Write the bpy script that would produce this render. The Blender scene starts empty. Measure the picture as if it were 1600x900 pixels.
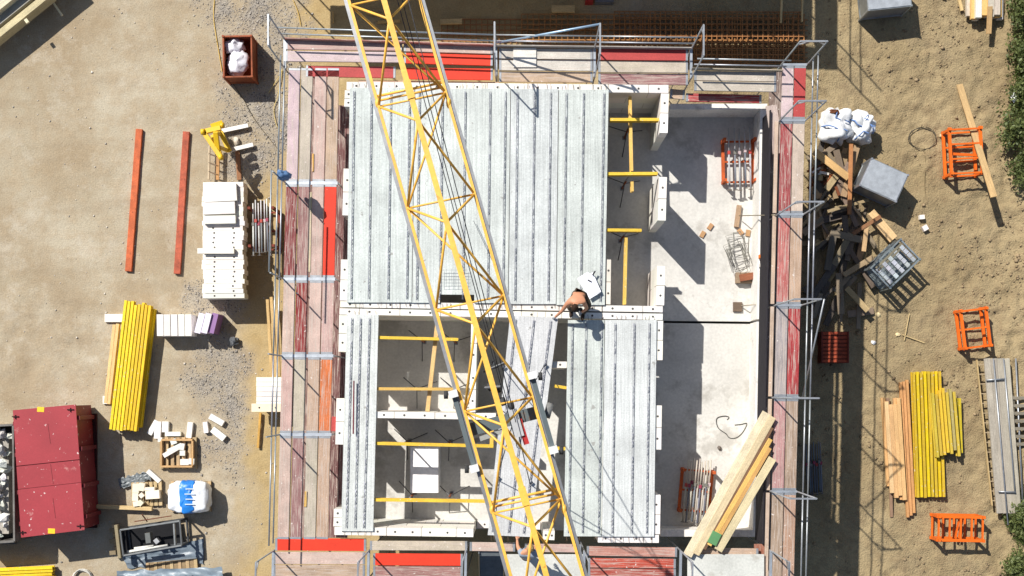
import bpy, math, random
import numpy as np
from mathutils import Vector, Matrix, noise as mnoise
random.seed(7); rng = np.random.default_rng(7)
sc = bpy.context.scene
# ------------------------------------------------------------------ camera, sky, sun
F, CH, NX, NY = 1750.0, 35.0, 808.0, 612.0      # focal length in photo px, drone height, nadir pixel
cam = bpy.data.cameras.new('Camera'); cam.sensor_width = 36; cam.lens = F / 1600 * 36
cam.shift_x = (800 - NX) / 1600; cam.shift_y = (NY - 450) / 1600
cam.clip_start = 0.5; cam.clip_end = 1000
co = bpy.data.objects.new('Camera', cam); sc.collection.objects.link(co); co.location = (0, 0, CH); sc.camera = co
SAZ = Vector((0.685, -0.729)).normalized(); SEL = math.radians(47)
S = Vector((-SAZ.x * math.cos(SEL), -SAZ.y * math.cos(SEL), math.sin(SEL)))
w = bpy.data.worlds.new('World'); sc.world = w; w.use_nodes = True
nt = w.node_tree; sky = nt.nodes.new('ShaderNodeTexSky'); sky.sky_type = 'NISHITA'; sky.sun_disc = False
sky.sun_elevation = SEL; sky.sun_rotation = math.atan2(S.x, S.y)
bg = nt.nodes['Background']; bg.inputs[1].default_value = 0.078; nt.links.new(sky.outputs[0], bg.inputs[0])
sl = bpy.data.lights.new('Sun', 'SUN'); sl.energy = 5.0; sl.angle = math.radians(0.5); sl.color = (1, 0.965, 0.91)
so = bpy.data.objects.new('Sun', sl); sc.collection.objects.link(so); so.location = (-20, 20, 40)
so.rotation_euler = S.to_track_quat('Z', 'Y').to_euler()
sc.view_settings.view_transform = 'Standard'; sc.view_settings.look = 'None'; sc.view_settings.exposure = 0.27
sc.view_settings.gamma = 1; sc.view_settings.use_curve_mapping = False

# ------------------------------------------------------------------ helpers
def W(px, py, z=0.0):
    k = (CH - z) / F
    return Vector(((px - NX) * k, (NY - py) * k, z))
def c(r, g, b):
    f = lambda v: ((v / 255 + 0.055) / 1.055) ** 2.4 if v > 10 else v / 255 / 12.92
    return (f(r), f(g), f(b), 1.0)
C = sc.collection; MAT = {}
def put(o, Mw, parent=None):
    if o.name not in C.objects: C.objects.link(o)
    MAT[o] = Mw
    if parent is not None:
        o.parent = parent; o.matrix_basis = MAT[parent].inverted() @ Mw
    else: o.matrix_basis = Mw
    return o
def tag(o, label=None, cat=None, group=None, kind=None):
    if label: o['label'] = label
    if cat: o['category'] = cat
    if group: o['group'] = group
    if kind: o['kind'] = kind
    return o
def thing(name, label, cat, loc, group=None, rz=0.0):
    o = bpy.data.objects.new(name, None); o.empty_display_size = 0.2
    put(o, Matrix.Translation(Vector(loc)) @ Matrix.Rotation(rz, 4, 'Z'))
    return tag(o, label, cat, group)
def frame_of(p, q, up=(0, 0, 1)):
    x = (Vector(q) - Vector(p)).normalized(); u = Vector(up)
    if abs(x.dot(u)) > 0.98: u = Vector((0, 1, 0))
    y = u.cross(x).normalized(); z = x.cross(y)
    return x, y, z
class MB:
    def __init__(s): s.v = []; s.f = []; s.m = []; s.sm = []
    def add(s, vs, fs, mi=0, smooth=False):
        o = len(s.v); s.v += [Vector(a) for a in vs]
        for f in fs: s.f.append([o + i for i in f]); s.m.append(mi); s.sm.append(smooth)
        return s
    def obox(s, p, q, wd, h, mi=0, up=(0, 0, 1)):           # bar from p to q, wd wide, h high
        p = Vector(p); q = Vector(q); x, y, z = frame_of(p, q, up); vs = []
        for e in (p, q):
            for a, b in ((-1, -1), (1, -1), (1, 1), (-1, 1)): vs.append(e + y * (a * wd / 2) + z * (b * h / 2))
        return s.add(vs, [(0, 3, 2, 1), (4, 5, 6, 7), (0, 1, 5, 4), (1, 2, 6, 5), (2, 3, 7, 6), (3, 0, 4, 7)], mi)
    def box(s, x0, x1, y0, y1, z0, z1, mi=0):
        return s.obox((x0, (y0 + y1) / 2, (z0 + z1) / 2), (x1, (y0 + y1) / 2, (z0 + z1) / 2), y1 - y0, z1 - z0, mi)
    def tube(s, p, q, r, n=6, mi=0, r2=None):
        p = Vector(p); q = Vector(q); x, y, z = frame_of(p, q); r2 = r if r2 is None else r2; vs = []
        for e, rr in ((p, r), (q, r2)):
            for i in range(n):
                a = 2 * math.pi * i / n; vs.append(e + y * (math.cos(a) * rr) + z * (math.sin(a) * rr))
        fs = [(i, (i + 1) % n, n + (i + 1) % n, n + i) for i in range(n)]
        s.add(vs, fs, mi, True); return s.add([], []) if False else s.cap(len(s.v) - 2 * n, n, mi)
    def cap(s, o, n, mi):
        s.f.append([o + i for i in range(n)][::-1]); s.m.append(mi); s.sm.append(False)
        s.f.append([o + n + i for i in range(n)]); s.m.append(mi); s.sm.append(False); return s
    def path(s, pts, r, n=5, mi=0):
        pts = [Vector(p) for p in pts]; o = len(s.v)
        for k, p in enumerate(pts):
            a = pts[max(0, k - 1)]; b = pts[min(len(pts) - 1, k + 1)]; x, y, z = frame_of(a, b)
            for i in range(n):
                t = 2 * math.pi * i / n; s.v.append(p + y * math.cos(t) * r + z * math.sin(t) * r)
        for k in range(len(pts) - 1):
            for i in range(n):
                s.f.append([o + k * n + i, o + k * n + (i + 1) % n, o + (k + 1) * n + (i + 1) % n, o + (k + 1) * n + i]); s.m.append(mi); s.sm.append(True)
        return s
    def prism(s, pts, z0, z1, mi=0):
        n = len(pts); vs = [(p[0], p[1], z0) for p in pts] + [(p[0], p[1], z1) for p in pts]
        area = sum(pts[i][0] * pts[(i + 1) % n][1] - pts[(i + 1) % n][0] * pts[i][1] for i in range(n))
        fs = [tuple(range(n))[::-1], tuple(range(n, 2 * n))] + [(i, (i + 1) % n, n + (i + 1) % n, n + i) for i in range(n)]
        if area < 0: fs = [f[::-1] for f in fs]
        return s.add(vs, fs, mi)
    def disc(s, p, r, n=8, mi=0):
        return s.add([(p[0] + r * math.cos(2 * math.pi * i / n), p[1] + r * math.sin(2 * math.pi * i / n), p[2]) for i in range(n)], [tuple(range(n))], mi)
    def blob(s, cen, rad, seed=0, amp=0.25, nu=14, nv=9, mi=0, flat=False, sc_=1.6, rz=0.0, sq=1.0):
        cen = Vector(cen); o = len(s.v); cr, sr = math.cos(rz), math.sin(rz)
        pw = lambda t: math.copysign(abs(t) ** sq, t)
        for j in range(nv + 1):
            th = math.pi * j / nv
            for i in range(nu):
                ph = 2 * math.pi * i / nu; d = Vector((pw(math.sin(th)) * pw(math.cos(ph)), pw(math.sin(th)) * pw(math.sin(ph)), pw(math.cos(th))))
                k = 1 + amp * mnoise.noise(d * sc_ + Vector((seed * 3.1, seed, 0)))
                x, y = d.x * rad[0] * k, d.y * rad[1] * k
                s.v.append(cen + Vector((x * cr - y * sr, x * sr + y * cr, d.z * rad[2] * k)))
        for j in range(nv):
            for i in range(nu):
                s.f.append([o + j * nu + i, o + (j + 1) * nu + i, o + (j + 1) * nu + (i + 1) % nu, o + j * nu + (i + 1) % nu]); s.m.append(mi); s.sm.append(not flat)
        return s
    def mesh(s, name, Mi=None):
        me = bpy.data.meshes.new(name)
        me.from_pydata([tuple(Mi @ v) if Mi else tuple(v) for v in s.v], [], s.f)
        me.polygons.foreach_set('material_index', s.m); me.polygons.foreach_set('use_smooth', s.sm); me.update(); return me
    def build(s, name, mats, parent=None, color=None, origin=None):
        if not isinstance(mats, (list, tuple)): mats = [mats]
        if origin is not None: Mw = Matrix.Translation(Vector(origin))
        elif parent is not None: Mw = MAT[parent].copy()
        else:
            n = len(s.v); Mw = Matrix.Translation(Vector((sum(v.x for v in s.v) / n, sum(v.y for v in s.v) / n, min(v.z for v in s.v))))
        me = s.mesh(name, Mw.inverted())
        for m in mats: me.materials.append(M[m])
        o = bpy.data.objects.new(name, me)
        if color: o.color = color
        return put(o, Mw, parent)
_bx = {}
def unit_box(L, wd, h, mat):
    k = ('b', round(L, 3), round(wd, 3), round(h, 3), mat)
    if k not in _bx:
        b = min(0.006, wd * 0.12, h * 0.2); m = MB()
        x, y, z = L / 2, wd / 2, h / 2
        vs = [(sx * x, sy * y, -z) for sx, sy in ((-1, -1), (1, -1), (1, 1), (-1, 1))] + [(sx * x, sy * y, z - b) for sx, sy in ((-1, -1), (1, -1), (1, 1), (-1, 1))] + \
             [(sx * (x - b), sy * (y - b), z) for sx, sy in ((-1, -1), (1, -1), (1, 1), (-1, 1))]
        fs = [(3, 2, 1, 0), (8, 9, 10, 11)]
        for a in (0, 4):
            for i in range(4): j = (i + 1) % 4; fs.append((a + i, a + j, a + 4 + j, a + 4 + i))
        m.add(vs, fs); me = m.mesh('board'); me.materials.append(M[mat]); _bx[k] = me
    return _bx[k]
def ibeam_mesh(L, mat):
    k = ('i', round(L, 3), mat)
    if k not in _bx:
        m = MB(); m.box(-L / 2, L / 2, -.04, .04, .06, .1); m.box(-L / 2, L / 2, -.04, .04, -.1, -.06); m.box(-L / 2, L / 2, -.014, .014, -.06, .06)
        me = m.mesh('formwork_beam'); me.materials.append(M[mat]); _bx[k] = me
    return _bx[k]
def bar(name, p, q, wd, h, mat, color, parent=None, up=(0, 0, 1), me=None):
    p = Vector(p); q = Vector(q); x, y, z = frame_of(p, q, up)
    o = bpy.data.objects.new(name, me or unit_box((q - p).length, wd, h, mat)); o.color = color
    R = Matrix((x, y, z)).transposed().to_4x4()
    return put(o, Matrix.Translation((p + q) / 2) @ R, parent)
def pipe(name, p, q, r, mat, color, parent=None, n=8):
    m = MB(); m.tube(p, q, r, n); return m.build(name, mat, parent, color)
def jit(col, a=0.08):
    k = 1 + random.uniform(-a, a); return tuple(min(1, max(0, x * k * (1 + random.uniform(-a, a) * .35))) for x in col[:3]) + (1,)
def copy_tree(o, Mw, parent=None):
    n = o.copy(); C.objects.link(n); n.parent = None
    old = MAT[o]; put(n, Mw, parent)
    for ch in [x for x in o.children]:
        copy_tree(ch, Mw @ old.inverted() @ MAT[ch], n)
    return n

# ------------------------------------------------------------------ materials
M = {}
def newmat(name):
    m = bpy.data.materials.new(name); m.use_nodes = True; t = m.node_tree
    return m, t, t.nodes, t.links, t.nodes['Principled BSDF']
def nd(t, ty, **kw):
    n = t.nodes.new(ty)
    for k, v in kw.items(): setattr(n, k, v)
    return n
def mapr(t, src, a, b, lo, hi):
    n = nd(t, 'ShaderNodeMapRange'); n.inputs[1].default_value = a; n.inputs[2].default_value = b; n.inputs[3].default_value = lo; n.inputs[4].default_value = hi
    t.links.new(src, n.inputs[0]); return n.outputs[0]
def noise_(t, vec, scale, detail=4, rough=.55):
    n = nd(t, 'ShaderNodeTexNoise'); n.inputs['Scale'].default_value = scale; n.inputs['Detail'].default_value = detail; n.inputs['Roughness'].default_value = rough
    t.links.new(vec, n.inputs['Vector']); return n.outputs[0]
def mixc(t, fac, a, b, mode='MIX'):
    n = nd(t, 'ShaderNodeMix', data_type='RGBA', blend_type=mode)
    for i, v in ((0, fac), (6, a), (7, b)):
        if isinstance(v, (int, float)): n.inputs[i].default_value = v
        elif isinstance(v, tuple): n.inputs[i].default_value = v
        else: t.links.new(v, n.inputs[i])
    return n.outputs[2]
def coords(t, scale=(1, 1, 1)):
    tc = nd(t, 'ShaderNodeTexCoord'); oi = nd(t, 'ShaderNodeObjectInfo')
    ml = nd(t, 'ShaderNodeVectorMath', operation='SCALE'); ml.inputs[0].default_value = (31, 17, 11); t.links.new(oi.outputs['Random'], ml.inputs['Scale'])
    ad = nd(t, 'ShaderNodeVectorMath', operation='ADD'); t.links.new(tc.outputs['Object'], ad.inputs[0]); t.links.new(ml.outputs[0], ad.inputs[1])
    mp = nd(t, 'ShaderNodeMapping'); mp.inputs['Scale'].default_value = scale; t.links.new(ad.outputs[0], mp.inputs[0])
    return ad.outputs[0], mp.outputs[0], oi
def bump(t, h, strength, dist, bsdf):
    b = nd(t, 'ShaderNodeBump'); b.inputs['Strength'].default_value = strength; b.inputs['Distance'].default_value = dist
    t.links.new(h, b.inputs['Height']); t.links.new(b.outputs[0], bsdf.inputs['Normal'])
def objmat(name, rough=.7, metal=0, big=(1.5, .8, 1.15), fine=(30, .85, 1.12), grain=None, spots=None, wear=None, bmp=(.3, .01), spec=.4):
    m, t, N, L, b = newmat(name); v, g, oi = coords(t, grain[0] if grain else (1, 1, 1)); col = oi.outputs['Color']
    n1 = mapr(t, noise_(t, v, big[0], 5, .6), .3, .7, big[1], big[2]); n2 = mapr(t, noise_(t, v, fine[0], 3), .3, .7, fine[1], fine[2])
    col = mixc(t, 1.0, col, n1, 'MULTIPLY'); col = mixc(t, 1.0, col, n2, 'MULTIPLY'); hsrc = n2
    if grain:
        gn = noise_(t, g, 1, 6, .7); gm = mapr(t, gn, .3, .7, grain[1], grain[2]); col = mixc(t, 1.0, col, gm, 'MULTIPLY'); hsrc = gm
    if wear:                                     # worn-through patches in another colour
        wn = mapr(t, noise_(t, g if grain else v, wear[0], 8, .7), wear[1], wear[1] + .08, 0, wear[3]); col = mixc(t, wn, col, wear[2])
    if spots:
        sn = mapr(t, noise_(t, v, spots[0], 3, .6), spots[1], spots[1] + .03, 0, .85); col = mixc(t, sn, col, spots[2])
    L.new(col, b.inputs['Base Color']); b.inputs['Roughness'].default_value = rough; b.inputs['Metallic'].default_value = metal
    b.inputs['Specular IOR Level'].default_value = spec
    bump(t, hsrc, bmp[0], bmp[1], b); M[name] = m; return m
objmat('wood', .8, big=(1.2, .82, 1.12), grain=((2.2, 45, 45), .72, 1.15), bmp=(.5, .006))
objmat('deckwood', .8, big=(2.0, .75, 1.15), grain=((1.6, 40, 40), .75, 1.14), wear=(1.0, .50, c(178, 164, 152), .8), spots=(10, .67, c(215, 205, 195)), bmp=(.5, .006))
objmat('redboard', .65, big=(2.0, .9, 1.06), grain=((1.6, 40, 40), .9, 1.06), spots=(8, .74, c(205, 150, 140)), bmp=(.3, .004))
objmat('paint', .45, big=(2, .88, 1.06), fine=(40, .93, 1.05), wear=(6, .59, c(132, 92, 60), .6), bmp=(.15, .004))
objmat('cranepaint', .45, big=(2.5, .82, 1.08), fine=(25, .9, 1.06), wear=(5, .60, c(150, 96, 40), .6), bmp=(.1, .002), spec=.5)
objmat('beampaint', .6, big=(1.5, .85, 1.06), grain=((1.5, 40, 40), .82, 1.08), wear=(1.4, .55, c(170, 142, 72), .6), spots=(14, .66, c(205, 196, 170)), bmp=(.3, .004))
objmat('steel', .42, .55, big=(5, .8, 1.15), fine=(60, .9, 1.1), bmp=(.1, .002), spec=.5)
objmat('rust', .75, .1, big=(4, .65, 1.2), fine=(50, .75, 1.2), wear=(7, .6, c(70, 42, 28), .7), bmp=(.4, .004))
objmat('concrete', .85, big=(.9, .85, 1.1), fine=(18, .88, 1.08), wear=(1.3, .56, c(150, 143, 130), .45), bmp=(.25, .01), spec=.3)
objmat('floorconc', .85, big=(.5, .8, 1.12), fine=(14, .9, 1.07), wear=(.6, .55, c(150, 145, 136), .55), bmp=(.3, .008), spec=.3)
objmat('precast', .85, wear=(.25, .6, c(180, 178, 168), .35), spots=(5, .69, c(150, 148, 142)), big=(1.0, .8, 1.08), fine=(28, .84, 1.1), grain=((30, .5, 1), .74, 1.12), bmp=(.8, .012), spec=.3)
objmat('limeblock', .9, big=(3, .94, 1.04), fine=(40, .95, 1.03), wear=(5, .72, c(205, 190, 165), .5), bmp=(.15, .004), spec=.2)
objmat('plastic', .4, big=(4, .85, 1.06), fine=(15, .92, 1.05), bmp=(.5, .03), spec=.5)
objmat('cloth', .85, big=(6, .8, 1.1), fine=(60, .9, 1.1), bmp=(.4, .01), spec=.2)
objmat('skin', .55, big=(7, .92, 1.05), fine=(80, .96, 1.03), bmp=(.1, .002), spec=.4)
objmat('dark', .8, big=(3, .8, 1.2), fine=(30, .8, 1.2), bmp=(.2, .004), spec=.2)
def fixed(name, col):
    m, t, N, L, b = newmat(name); b.inputs['Base Color'].default_value = col; b.inputs['Roughness'].default_value = .9; M[name] = m
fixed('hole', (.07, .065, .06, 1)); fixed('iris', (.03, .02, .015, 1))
objmat('stone', .9, big=(6, .7, 1.2), fine=(40, .8, 1.2), bmp=(.5, .01), spec=.2)
objmat('lidpaint', .5, big=(.8, .9, 1.08), fine=(20, .93, 1.05), wear=(2.2, .61, c(196, 150, 142), .55), spots=(7, .68, c(215, 195, 188)), bmp=(.1, .004))
def leafmat(name, a, b_):
    m, t, N, L, b = newmat(name); ge = nd(t, 'ShaderNodeNewGeometry'); L.new(mixc(t, ge.outputs['Random Per Island'], a, b_), b.inputs['Base Color']); b.inputs['Roughness'].default_value = .6
    tr = nd(t, 'ShaderNodeBsdfTranslucent'); tr.inputs[0].default_value = tuple(x * 1.3 for x in b_[:3]) + (1,); mx = nd(t, 'ShaderNodeMixShader'); mx.inputs[0].default_value = .25
    L.new(b.outputs[0], mx.inputs[1]); L.new(tr.outputs[0], mx.inputs[2]); L.new(mx.outputs[0], t.nodes['Material Output'].inputs[0]); M[name] = m
leafmat('leaf', (.06, .085, .022, 1), (.17, .20, .06, 1)); leafmat('grassblade', (.06, .10, .02, 1), (.17, .22, .06, 1))
def groundmat():
    m, t, N, L, b = newmat('earth'); tc = nd(t, 'ShaderNodeTexCoord'); v = tc.outputs['Object']
    at = nd(t, 'ShaderNodeAttribute', attribute_name='zone'); sp = nd(t, 'ShaderNodeSeparateColor'); L.new(at.outputs['Color'], sp.inputs[0])
    n1 = mapr(t, noise_(t, v, .35, 6, .6), .3, .7, 0, 1); n2 = mapr(t, noise_(t, v, 2.2, 8, .65), .3, .7, 0, 1); n3 = mapr(t, noise_(t, v, 22, 4, .6), .25, .75, 0, 1)
    yard = mixc(t, n1, (.37, .305, .205, 1), (.49, .43, .32, 1)); yard = mixc(t, mapr(t, n2, .35, .75, 0, .55), yard, (.40, .31, .20, 1)); yard = mixc(t, mapr(t, noise_(t, v, .3, 9, .68), .44, .62, 0, .85), yard, (.335, .255, .16, 1)); mp = nd(t, 'ShaderNodeMapping'); mp.inputs['Rotation'].default_value = (0, 0, .9); mp.inputs['Scale'].default_value = (.18, 1.6, 1); L.new(v, mp.inputs[0]); yard = mixc(t, mapr(t, noise_(t, mp.outputs[0], 1, 6, .6), .5, .68, 0, .5), yard, (.31, .245, .165, 1)); yard = mixc(t, mapr(t, noise_(t, v, .8, 9, .75), .52, .68, 0, .6), yard, (.53, .475, .375, 1))
    clay = mixc(t, n1, (.30, .225, .12, 1), (.43, .335, .19, 1)); clay = mixc(t, mapr(t, n2, .45, .9, 0, .6), clay, (.24, .17, .095, 1)); clay = mixc(t, mapr(t, noise_(t, v, .7, 9, .75), .52, .7, 0, .6), clay, (.22, .165, .10, 1))
    sand = mixc(t, n2, (.40, .28, .12, 1), (.48, .36, .175, 1)); grav = mixc(t, n3, (.22, .205, .185, 1), (.38, .35, .31, 1)); grav = mixc(t, mapr(t, n2, .3, .8, 0, .7), grav, (.35, .29, .2, 1))
    col = mixc(t, sp.outputs[2], yard, clay); col = mixc(t, sp.outputs[1], col, sand); col = mixc(t, sp.outputs[0], col, grav)
    vo = nd(t, 'ShaderNodeTexVoronoi'); vo.inputs['Scale'].default_value = 9; L.new(v, vo.inputs['Vector'])
    pk = mapr(t, vo.outputs['Distance'], .03, .09, 1, 0); col = mixc(t, mixc(t, 1.0, pk, mapr(t, n2, .5, .8, 0, .5), 'MULTIPLY'), col, (.5, .45, .37, 1))
    col = mixc(t, 1.0, col, mapr(t, n3, 0, 1, .80, 1.14), 'MULTIPLY'); L.new(col, b.inputs['Base Color']); b.inputs['Roughness'].default_value = .95; b.inputs['Specular IOR Level'].default_value = .15
    ad = nd(t, 'ShaderNodeMath', operation='ADD'); L.new(n3, ad.inputs[0]); ml = nd(t, 'ShaderNodeMath', operation='MULTIPLY'); ml.inputs[1].default_value = 1.6; L.new(n2, ml.inputs[0]); L.new(ml.outputs[0], ad.inputs[1])
    st = nd(t, 'ShaderNodeMath', operation='MULTIPLY_ADD'); L.new(sp.outputs[2], st.inputs[0]); st.inputs[1].default_value = .55; st.inputs[2].default_value = .28
    bp = nd(t, 'ShaderNodeBump'); bp.inputs['Distance'].default_value = .03; L.new(st.outputs[0], bp.inputs['Strength']); L.new(ad.outputs[0], bp.inputs['Height']); L.new(bp.outputs[0], b.inputs['Normal']); M['earth'] = m
groundmat()
m, t, N_, L_, b = newmat('pebble'); at = nd(t, 'ShaderNodeAttribute', attribute_name='Col'); L_.new(at.outputs['Color'], b.inputs['Base Color']); b.inputs['Roughness'].default_value = .9; M['pebble'] = m

# ------------------------------------------------------------------ ground
def vnoise(x, y, s, seed):
    r = np.random.default_rng(seed).random((257, 257)); X = x * s + 97.3 * seed; Y = y * s + 41.7 * seed
    i = np.floor(X).astype(int); j = np.floor(Y).astype(int); fx = X - i; fy = Y - j; fx = fx * fx * (3 - 2 * fx); fy = fy * fy * (3 - 2 * fy); i %= 256; j %= 256
    return (r[i, j] * (1 - fx) + r[i + 1, j] * fx) * (1 - fy) + (r[i, j + 1] * (1 - fx) + r[i + 1, j + 1] * fx) * fy
def fbm(x, y, s, seed, o=4):
    a = 0; t_ = 0
    for k in range(o): a = a + vnoise(x, y, s * 2 ** k, seed + k) * .55 ** k; t_ += .55 ** k
    return a / t_
def zones(x, y):
    px = NX + x * F / CH; py = NY - y * F / CH
    wp = (fbm(x, y, .5, 3) - .5) * 110 + (fbm(x, y, 2.5, 9) - .5) * 40
    sm = lambda e0, e1, v: np.clip((v - e0) / (e1 - e0), 0, 1)
    q = px + wp
    strip = sm(318, 345, q) * (1 - sm(395, 440, q)) * (1 - sm(250, 330, py + wp)) + .9 * sm(280, 310, q) * (1 - sm(350, 385, q)) * sm(380, 430, py) * (1 - sm(700, 760, py))
    strip = np.maximum(strip, sm(385, 400, q) * (1 - sm(440, 470, q)) * (1 - sm(240, 290, py)))
    grav = np.clip(strip, 0, 1) * np.clip(-.25 + 1.7 * fbm(x, y, 1.3, 21), 0, .85)
    sand = sm(355, 400, q) * (1 - sm(900, 1000, px)) * (1 - .8 * np.clip(strip, 0, 1))
    clay = sm(1000, 1100, px); return np.clip(grav, 0, 1), np.clip(sand * .85, 0, 1), clay, px, py
def gheight(x, y):
    g, s, cl, px, py = zones(x, y)
    pat = np.clip((fbm(x, y, .9, 71, 4) - .38) * 4, 0.1, 1.3)
    h = (fbm(x, y, .6, 31) - .5) * .05 + cl * (fbm(x, y, 1.7, 77, 4) - .5) * .16 + (fbm(x, y, 6, 35, 3) - .5) * (.012 + .02 * g + .03 * s + .12 * cl * pat)
    rough = np.clip((px - 1480) / 120, 0, 1) ; h = h + rough * ((fbm(x, y, 3.2, 41, 4) - .5) * .34) + np.clip((px - 1565) / 60, 0, 3) * .22
    ruts = np.exp(-((py - 535) / 75) ** 2) * np.clip((190 - px) / 60, 0, 1) * (fbm(x * .6 + y * .8, y * .4 - x * .6, 2.6, 51, 4) - .5) * .12
    return h + ruts
xs = np.concatenate([[-200, -90, -45, -28], np.arange(-19, 19.01, .085), [28, 45, 90, 200]]); ys = np.concatenate([[-200, -90, -40, -18], np.arange(-8.5, 15, .085), [22, 45, 90, 200]])
GX, GY = np.meshgrid(xs, ys); GZ = gheight(GX, GY); GZ[(np.abs(GX) > 19.5) | (GY > 15.2) | (GY < -9)] = 0
nx, ny = len(xs), len(ys); vv = np.stack([GX, GY, GZ], -1).reshape(-1, 3)
ii = (np.arange(ny - 1)[:, None] * nx + np.arange(nx - 1)[None]).reshape(-1); ff = np.stack([ii, ii + 1, ii + nx + 1, ii + nx], 1)
def npmesh(name, v, f):
    me = bpy.data.meshes.new(name); me.vertices.add(len(v)); me.vertices.foreach_set('co', v.astype(np.float32).ravel())
    k = f.shape[1]; me.loops.add(f.size); me.loops.foreach_set('vertex_index', f.astype(np.int32).ravel()); me.polygons.add(len(f))
    me.polygons.foreach_set('loop_start', np.arange(0, f.size, k, dtype=np.int32)); me.update(calc_edges=True); return me
gm = npmesh('ground', vv, ff); gm.polygons.foreach_set('use_smooth', np.ones(len(ff), bool))
g_, s_, c_, _, _ = zones(GX, GY); ca = gm.color_attributes.new('zone', 'FLOAT_COLOR', 'POINT')
ca.data.foreach_set('color', np.stack([g_, s_, c_, np.ones_like(g_)], -1).astype(np.float32).ravel()); gm.materials.append(M['earth'])
ground = put(bpy.data.objects.new('ground', gm), Matrix.Identity(4)); tag(ground, kind='structure')
ICO = np.array([(1, 0, 0), (-1, 0, 0), (0, 1, 0), (0, -1, 0), (0, 0, 1), (0, 0, -1)], float); ICF = np.array([(0, 2, 4), (2, 1, 4), (1, 3, 4), (3, 0, 4), (2, 0, 5), (1, 2, 5), (3, 1, 5), (0, 3, 5)])
def scatter(name, pts, rad, cols, label, cat):
    n = len(pts); an = rng.random(n) * 6.28; v = ICO[None] * (rad[:, None, None] * rng.uniform(.55, 1.25, (n, 6, 1))) * np.array([1, 1, .65])
    ca_, sa = np.cos(an)[:, None], np.sin(an)[:, None]; v = np.stack([v[..., 0] * ca_ - v[..., 1] * sa, v[..., 0] * sa + v[..., 1] * ca_, v[..., 2]], -1) + pts[:, None, :]
    f = (ICF[None] + (np.arange(n) * 6)[:, None, None]).reshape(-1, 3); me = npmesh(name, v.reshape(-1, 3), f)
    a = me.color_attributes.new('Col', 'FLOAT_COLOR', 'POINT'); cc = np.repeat(np.concatenate([cols, np.ones((n, 1))], 1), 6, 0); a.data.foreach_set('color', cc.astype(np.float32).ravel())
    me.materials.append(M['pebble']); return tag(put(bpy.data.objects.new(name, me), Matrix.Identity(4)), label, cat, kind='stuff')
n = 130000; x = rng.uniform(-12, -6, n); y = rng.uniform(-6, 12.3, n); g, *_ = zones(x, y); keep = rng.random(n) < g * .9; x, y = x[keep][:17000], y[keep][:17000]
r_ = rng.lognormal(-4.25, .45, len(x)).clip(.006, .05); sh = rng.uniform(.16, .46, (len(x), 1)); scatter('gravel', np.stack([x, y, gheight(x, y) + r_ * .2], 1), r_, sh * np.array([1.08, .98, .86]), 'grey crushed gravel strewn along the left scaffold', 'gravel')
n = 16000; x = rng.uniform(8, 17, n); y = rng.uniform(-6, 12.5, n); d = fbm(x, y, .8, 61); pxx = NX + x * 50; keep = rng.random(n) < np.clip((d - .40) * 4, .05, 1) * (.25 + .75 * np.clip((pxx - 1420) / 150, 0, 1)); x, y = x[keep], y[keep]
r_ = rng.lognormal(-3.6, .5, len(x)).clip(.012, .11); sh = rng.uniform(.6, 1.15, (len(x), 1)); scatter('clods', np.stack([x, y, gheight(x, y) + r_ * .15], 1), r_, sh * np.array([.30, .22, .125]), 'loose clods of tan clay scattered over the right yard', 'earth')
n = 500; x = rng.uniform(-16, -6, n); y = rng.uniform(-6, 12, n); r_ = rng.lognormal(-3.9, .4, n).clip(.01, .05); sh = rng.uniform(.3, .7, (n, 1)); scatter('pebbles', np.stack([x, y, gheight(x, y) + r_ * .3], 1), r_, sh * np.array([1, .92, .8]), 'small pale pebbles lying on the beige yard', 'stones')
# ------------------------------------------------------------------ the two house shells
ZF, ZW, ZP, ZD = 3.0, 5.2, 3.9, 5.0             # storey floor, wall top, parapet top, scaffold deck
WHITE = c(230, 225, 215)
def lerp(a, b, t): return a + (b - a) * t
def P(px, py, z=ZW): return W(px, py, z)
houseA = thing('house_shell', 'upper unfinished house shell with white block walls and terrace, in the top half', 'building', W(745, 300, 0))
houseB = thing('house_shell', 'lower unfinished house shell with open rooms and yellow props, in the bottom half', 'building', W(745, 660, 0))
def floorpoly(pts): return [(p.x, p.y) for p in pts]
NWa, NEa = P(538, 128), P(1046, 134); TNE = W(1199, 163, ZP); JE = W(1193.5, 501.5, ZF + .3); JE2 = W(1193.4, 505.5, ZF + .3)
SWa = P(530.5, 480); SWb0 = P(530, 483.5); SWb = P(521, 839); TSE = W(1187, 839, ZP); SEa = Vector((NEa.x, TNE.y + .02, 0))
JW = W(1037, 501.2, ZF); JW2 = W(1037, 504.6, ZF)
pa = floorpoly([NWa, NEa, SEa, TNE, JE, JW, SWa]); pb = floorpoly([SWb0, JW2, JE2, TSE, P(1031, 847), P(521, 839)])
FC = c(204, 201, 194)
for h, pp in ((houseA, pa), (houseB, pb)):
    MB().prism(pp, 2.78, ZF).build('floor_slab', 'floorconc', h, FC)
    cx = sum(p[0] for p in pp) / len(pp); cy = sum(p[1] for p in pp) / len(pp)
    MB().prism([(cx + (p[0] - cx) * .985, cy + (p[1] - cy) * .985) for p in pp], -.1, 2.78).build('lower_storey', 'concrete', h, c(120, 116, 110))
def block_mesh(L, th, h, holes):
    k = ('k', round(L, 3), round(th, 3), round(h, 3), holes)
    if k not in _bx:
        m = MB(); g = .009; m.box(-L / 2 + g, L / 2 - g, -th / 2, th / 2, -h / 2, h / 2 - (0 if holes else .006))
        if holes:
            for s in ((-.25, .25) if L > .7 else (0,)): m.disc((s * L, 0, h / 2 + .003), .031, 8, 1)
        me = m.mesh('block'); me.materials.append(M['limeblock']); me.materials.append(M['hole']); _bx[k] = me
    return _bx[k]
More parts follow.
